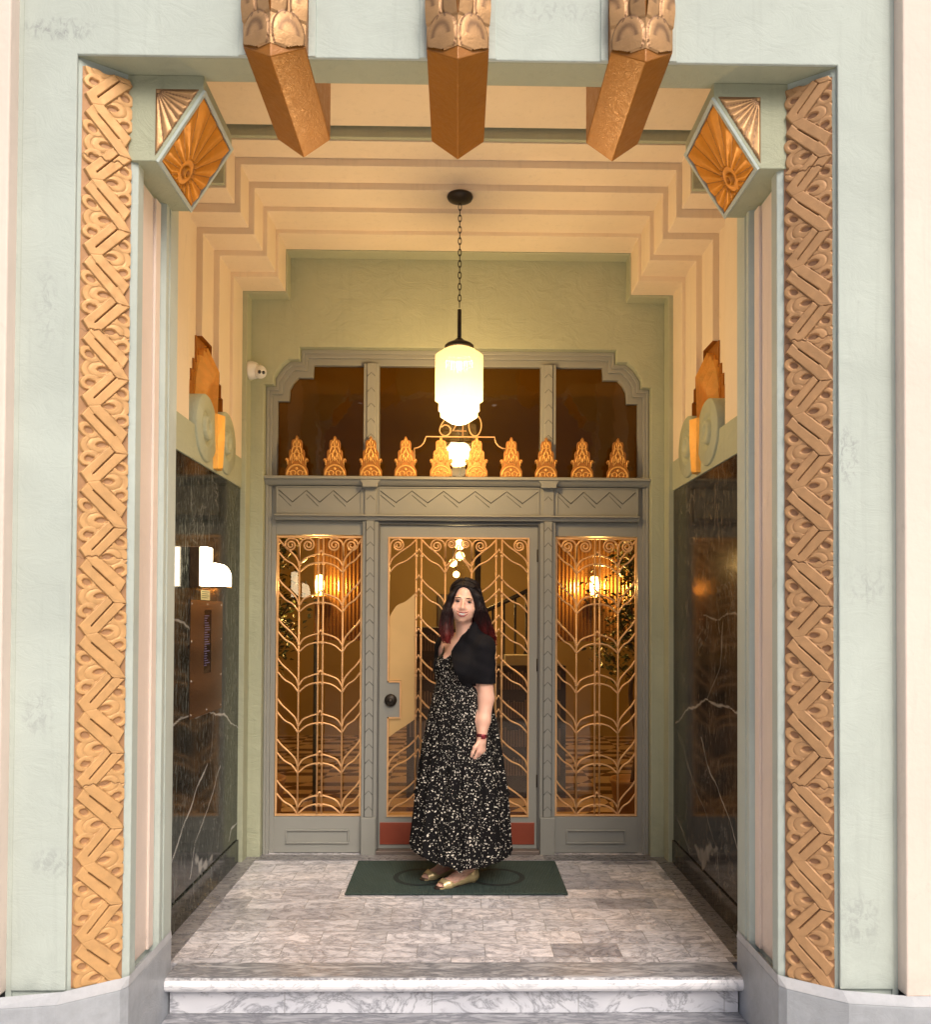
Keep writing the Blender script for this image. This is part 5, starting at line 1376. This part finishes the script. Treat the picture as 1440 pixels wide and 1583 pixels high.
rows = [(1.205, -.128, .158, 4.672, .112), (1.16, -.120, .160, 4.676, .112), (1.12, -.122, .168, 4.68, .118), (1.05, -.138, .192, 4.685, .140), (.95, -.158, .218, 4.69, .160), (.80, -.184, .248, 4.695, .180), (.60, -.207, .272, 4.70, .198),
        (.44, -.222, .284, 4.70, .208), (.30, -.236, .291, 4.70, .214), (.18, -.247, .298, 4.70, .220), (.115, -.252, .303, 4.70, .224)]
zs_ = np.array([r[0] for r in rows])[::-1]
def itp(z, c): return np.interp(z, zs_, np.array([r[c] for r in rows])[::-1])
nt, nz_ = 420, 130
dv = []; duv = []; acc_len = 0
for j in range(nz_ + 1):
    z = 1.205 + (.115 - 1.205) * j / nz_; xl, xr, cy, ry = (itp(z, c) for c in (1, 2, 3, 4)); cx, rx = (xl + xr) / 2, (xr - xl) / 2; g = sstep(1.14, .5, z) if False else float(np.clip((1.14 - z) / .65, 0, 1))
    for i in range(nt):
        a = 2 * math.pi * i / nt
        fold = (math.sin(13 * a + .6 * math.sin(z * 5)) * .5 + math.sin(21 * a + 1.3 + .8 * math.sin(z * 4 + a)) * .35 + math.sin(37 * a + z * 3) * .22)
        k = 1 + (.012 + .075 * g) * fold
        tier = .010 * math.exp(-((z - .50) / .012) ** 2) + .006 * math.exp(-((z - 1.135) / .012) ** 2) * -1
        zz2 = z
        if j > nz_ * .5:   # the hem dips towards the camera and lifts at her far side
            e = (j / nz_ - .5) * 2; zz2 = z + e * e * (.018 + .070 * max(0, -math.cos(a)) + .035 * max(0, math.cos(a)) + .016 * fold)
        dv.append((cx + math.cos(a) * (rx * k + tier), cy + math.sin(a) * (ry * k + tier), zz2))
df = [(j * nt + i, j * nt + (i + 1) % nt, (j + 1) * nt + (i + 1) % nt, (j + 1) * nt + i) for j in range(nz_) for i in range(nt)]
dv = np.array(dv)
def trim(V, F, n=6):
    F = np.asarray(F)
    if F.shape[1] != 4: return V
    E = np.sort(np.concatenate([F[:, [0, 1]], F[:, [1, 2]], F[:, [2, 3]], F[:, [3, 0]]]), 1); u, c = np.unique(E, axis=0, return_counts=True); B = u[c == 1]
    for _ in range(n):
        acc = np.zeros_like(V); k = np.zeros(len(V)); np.add.at(acc, B[:, 0], V[B[:, 1]]); np.add.at(acc, B[:, 1], V[B[:, 0]]); np.add.at(k, B[:, 0], 1); np.add.at(k, B[:, 1], 1)
        m = k == 2; V = V.copy(); V[m] = V[m] * .4 + .6 * acc[m] / k[m][:, None]
    return V
def clothobj(name, V, F, mat, parent, uvf, solid):
    if name != 'dress': V = trim(V, F)
    c = V.mean(0); c[2] = V[:, 2].min(); me = bpy.data.meshes.new(name); me.from_pydata((V - c).tolist(), [], [tuple(f) for f in F]); me.update()
    me.polygons.foreach_set('use_smooth', [True] * len(me.polygons)); me.materials.append(mat)
    ul = me.uv_layers.new(name='UVMap'); uv = np.zeros((len(me.loops), 2), np.float32); li = np.zeros(len(me.loops), int); me.loops.foreach_get('vertex_index', li); uv[:] = uvf(V)[li]; ul.data.foreach_set('uv', uv.ravel())
    o = bpy.data.objects.new(name, me); link(o, parent); o.location = Vector(c) - wloc(parent); m = o.modifiers.new('thickness', 'SOLIDIFY'); m.thickness = solid; m.offset = 0; return o
def cyluv(V):
    a = np.arctan2(V[:, 1] - 4.69, V[:, 0] - .03); a = np.where(a > math.pi * .5, a - 2 * math.pi, a); return np.stack([a * .25, V[:, 2]], 1).astype(np.float32)
dress = clothobj('dress', dv, df, M_dress, woman, cyluv, .002)
bd = Field((-.24, 4.44, 1.05), (.30, 4.94, 1.45), .004); torso(bd, .007); V, F = bd.mesh()
def bkeep(P):
    q = P - TC; a = q @ ldir; b = q @ fdir; z = P[:, 2]
    vee = 1.268 + np.abs(a + .040) * .95
    return (z > 1.12) & np.where(b > 0, z < np.minimum(vee, 1.36), z < 1.30) & (np.abs(a) < .165)
def smoothV(V, F, n):
    for _ in range(n):
        acc = np.zeros_like(V); c = np.zeros(len(V))
        for a, b in ((0, 1), (1, 2), (2, 3), (3, 0)):
            np.add.at(acc, F[:, a], V[F[:, b]]); np.add.at(acc, F[:, b], V[F[:, a]]); np.add.at(c, F[:, a], 1); np.add.at(c, F[:, b], 1)
        V = V * .5 + .5 * acc / np.maximum(c, 1)[:, None]
    return V
V = smoothV(V, F, 2); k = bkeep(V); F = F[k[F].all(1)]; used = np.unique(F); mp = np.zeros(len(V), int); mp[used] = np.arange(len(used))
clothobj('bodice', V[used], mp[F], M_dress, dress, cyluv, .002)
def knit():
    m = N('black_knit_cardigan', rough=.9, col=(.008, .007, .010), spec=.25); v = m.coord(); m.col(m.mix(m.noise(v, 8, 4), (.003, .003, .004), (.008, .007, .010)))
    m.bump(m.noise(m.coord((6, 6, 30), (0, R(35), 0)), 3.0, 4, .5, 1.5), .3, .006); return m.m
M_knit = knit()
cg_ = Field((-.26, 4.42, 1.02), (.33, 4.98, 1.52), .004); torso(cg_, .016)
for sh, elb in ((SH_N, EL_N), (SH_F, EL_F)): cg_.cap(sh, sh * .22 + elb * .78, .060, .055, .03)
cg_.cap(tp(.0, -.03, 1.40), tp(.02, -.04, 1.45), .060, .056, .03); cg_.cap([.112, 4.620, 1.470], [.080, 4.590, 1.40], .018, .030, .035); cg_.cap(tp(.10, -.02, 1.38), tp(.045, -.01, 1.455), .034, .026, .03)
V, F = cg_.mesh()
ze = np.array([1.09, 1.10, 1.13, 1.19, 1.25, 1.315, 1.40, 1.475, 1.52]); xe = np.array([.13, .085, .035, -.006, -.028, -.034, .026, .092, .12])
zf_ = np.array([1.05, 1.20, 1.33, 1.39, 1.46]); xf_ = np.array([-.135, -.128, -.105, -.078, -.03])
def ckeep(P):
    q = P - TC; a = q @ ldir; b = q @ fdir; z = P[:, 2]; X = P[:, 0]; Y = P[:, 1]
    arm = (np.linalg.norm((P - SH_N)[:, :2] - (EL_N - SH_N)[:2] * np.clip((SH_N[2] - z) / .28, 0, 1)[:, None], axis=1) < .082) | ((a < -.13))
    opening = (b > -.02) & (X > np.interp(z, zf_, xf_)) & (X < np.interp(z, ze, xe)) & (Y < 4.75)
    bottom = np.where(arm, z > 1.135, z > 1.105 + .03 * np.clip((.12 - X) / .2, 0, 1))
    collar = z < 1.44 + .03 * (b < 0) + .05 * (X > .07)
    return bottom & ~opening & collar
V = smoothV(V, F, 2); k = ckeep(V); F = F[k[F].all(1)]; used = np.unique(F); mp = np.zeros(len(V), int); mp[used] = np.arange(len(used)); V = V[used]; F = mp[F]
# soft folds across the sleeve and side
V = V + (np.sin(V[:, 2] * 95 + V[:, 0] * 40)[:, None] * .0016 + np.sin(V[:, 0] * 120 - V[:, 2] * 60)[:, None] * .0010) * ((V - TC) * np.array([1, 1, 0]) / (np.linalg.norm((V - TC)[:, :2], axis=1)[:, None] + 1e-6))
clothobj('cardigan', V, F, M_knit, woman, cyluv, .004)
# --- shoes
M_shoe = simple('gold_leather', (.82, .64, .34), .34, .45, .15, 60); M_sole = simple('dark_sole', (.035, .02, .015), .6, 0, 0)
for heel, toe, ball, fo, sd2, L in feet:
    sf = Field(np.minimum(heel, toe) - .07, np.maximum(heel, toe) + np.array([.07, .07, .09]), .003)
    sf.cap(heel, heel + np.array([0, 0, .03]), .033, .031, .015); sf.cap(heel, ball, .031, .028, .02)
    for t in (-1, 1): sf.cap(heel, ball + sd2 * t * .019, .024, .024, .02)
    tipp = ball + fo * .045; tipp[2] = .024; sf.cap(ball + sd2 * .015, tipp + sd2 * .012, .024, .019, .015); sf.cap(ball - sd2 * .015, tipp - sd2 * .012, .024, .019, .015)
    V, F = sf.mesh()
    def sk(P, heel=heel, fo=fo, L=L):
        t = (P - heel) @ fo / L; z = P[:, 2]
        top = np.interp(t, [-.2, 0., .12, .35, .60, .74, .90, 1.0], [.088, .088, .072, .050, .040, .060, .060, .03])
        return (z < top) & (z > .012) & ~((t > .88) & (z > .022))
    so = mk('shoe', V, F, M_shoe, woman, keep=sk, smooth=2, solid=.002)
    slb = MB(); n = 28; ring_ = []
    for q in range(n):
        a = 2 * math.pi * q / n; c_, s_ = math.cos(a), math.sin(a); ctr = (heel + toe) / 2
        w = (.036 if c_ > 0 else .028); p = ctr + fo * c_ * (L / 2 + .010) * (1 if abs(c_) < .98 else 1) + sd2 * (abs(s_) ** .8 * (1 if s_ > 0 else -1)) * w; ring_.append((p[0], p[1]))
    slb.prism(ring_, .0138, .0215, 'Z').build('sole', M_sole, so)
    hb = heel + fo * .0; MB().lathe([(0, .0138), (.022, .0138), (.028, .040), (0, .042)], hb[0], hb[1], 18).build('heel', M_shoe, so)
# --- watch, earrings
wd = (WR_N - EL_N); wd /= np.linalg.norm(wd); wc = WR_N - wd * .012
wv_ = Vector(wd).to_track_quat('Z', 'Y').to_matrix()
wt = MB(); rg = []
for k_ in range(28):
    a = 2 * math.pi * k_ / 28; rg.append(tuple(Vector(wc) + wv_ @ Vector((math.cos(a) * .0275, math.sin(a) * .0275, 0))))
wt.tube(rg, .0042, 8, closed=True)
for dz_ in (-.005, .005):
    wt.tube([tuple(Vector(p) + Vector(wd) * dz_) for p in rg], .0040, 8, closed=True)
wo = wt.build('watch', simple('dark_red_strap', (.10, .012, .015), .4, 0, .1), woman)
fcx = Vector(wc) + Vector((.006, -.0295, 0)); fq = Vector((.15, -1, .05)).normalized().to_track_quat('Z', 'Y').to_matrix()
wf_ = MB(); cs = [(-.012, -.012), (.012, -.012), (.012, .012), (-.012, .012)]
wf_.add([fcx + fq @ Vector((a, b, h)) for h in (-.004, .004) for a, b in cs], [(3, 2, 1, 0), (4, 5, 6, 7), (0, 1, 5, 4), (1, 2, 6, 5), (2, 3, 7, 6), (3, 0, 4, 7)])
wf_.build('watch_face', simple('red_watch_face', (.25, .03, .04), .2, .4, 0), wo, bevel=.002)
for s, p in ((-1, hd_(-.066, .018, -.078)), (1, hd_(.072, .018, -.072))):
    MB().ball(tuple(p), (.0048, .0048, .0065), 12, 8).build('earring', simple('pearl_earring', (.75, .78, .70), .15, .3, 0), woman)
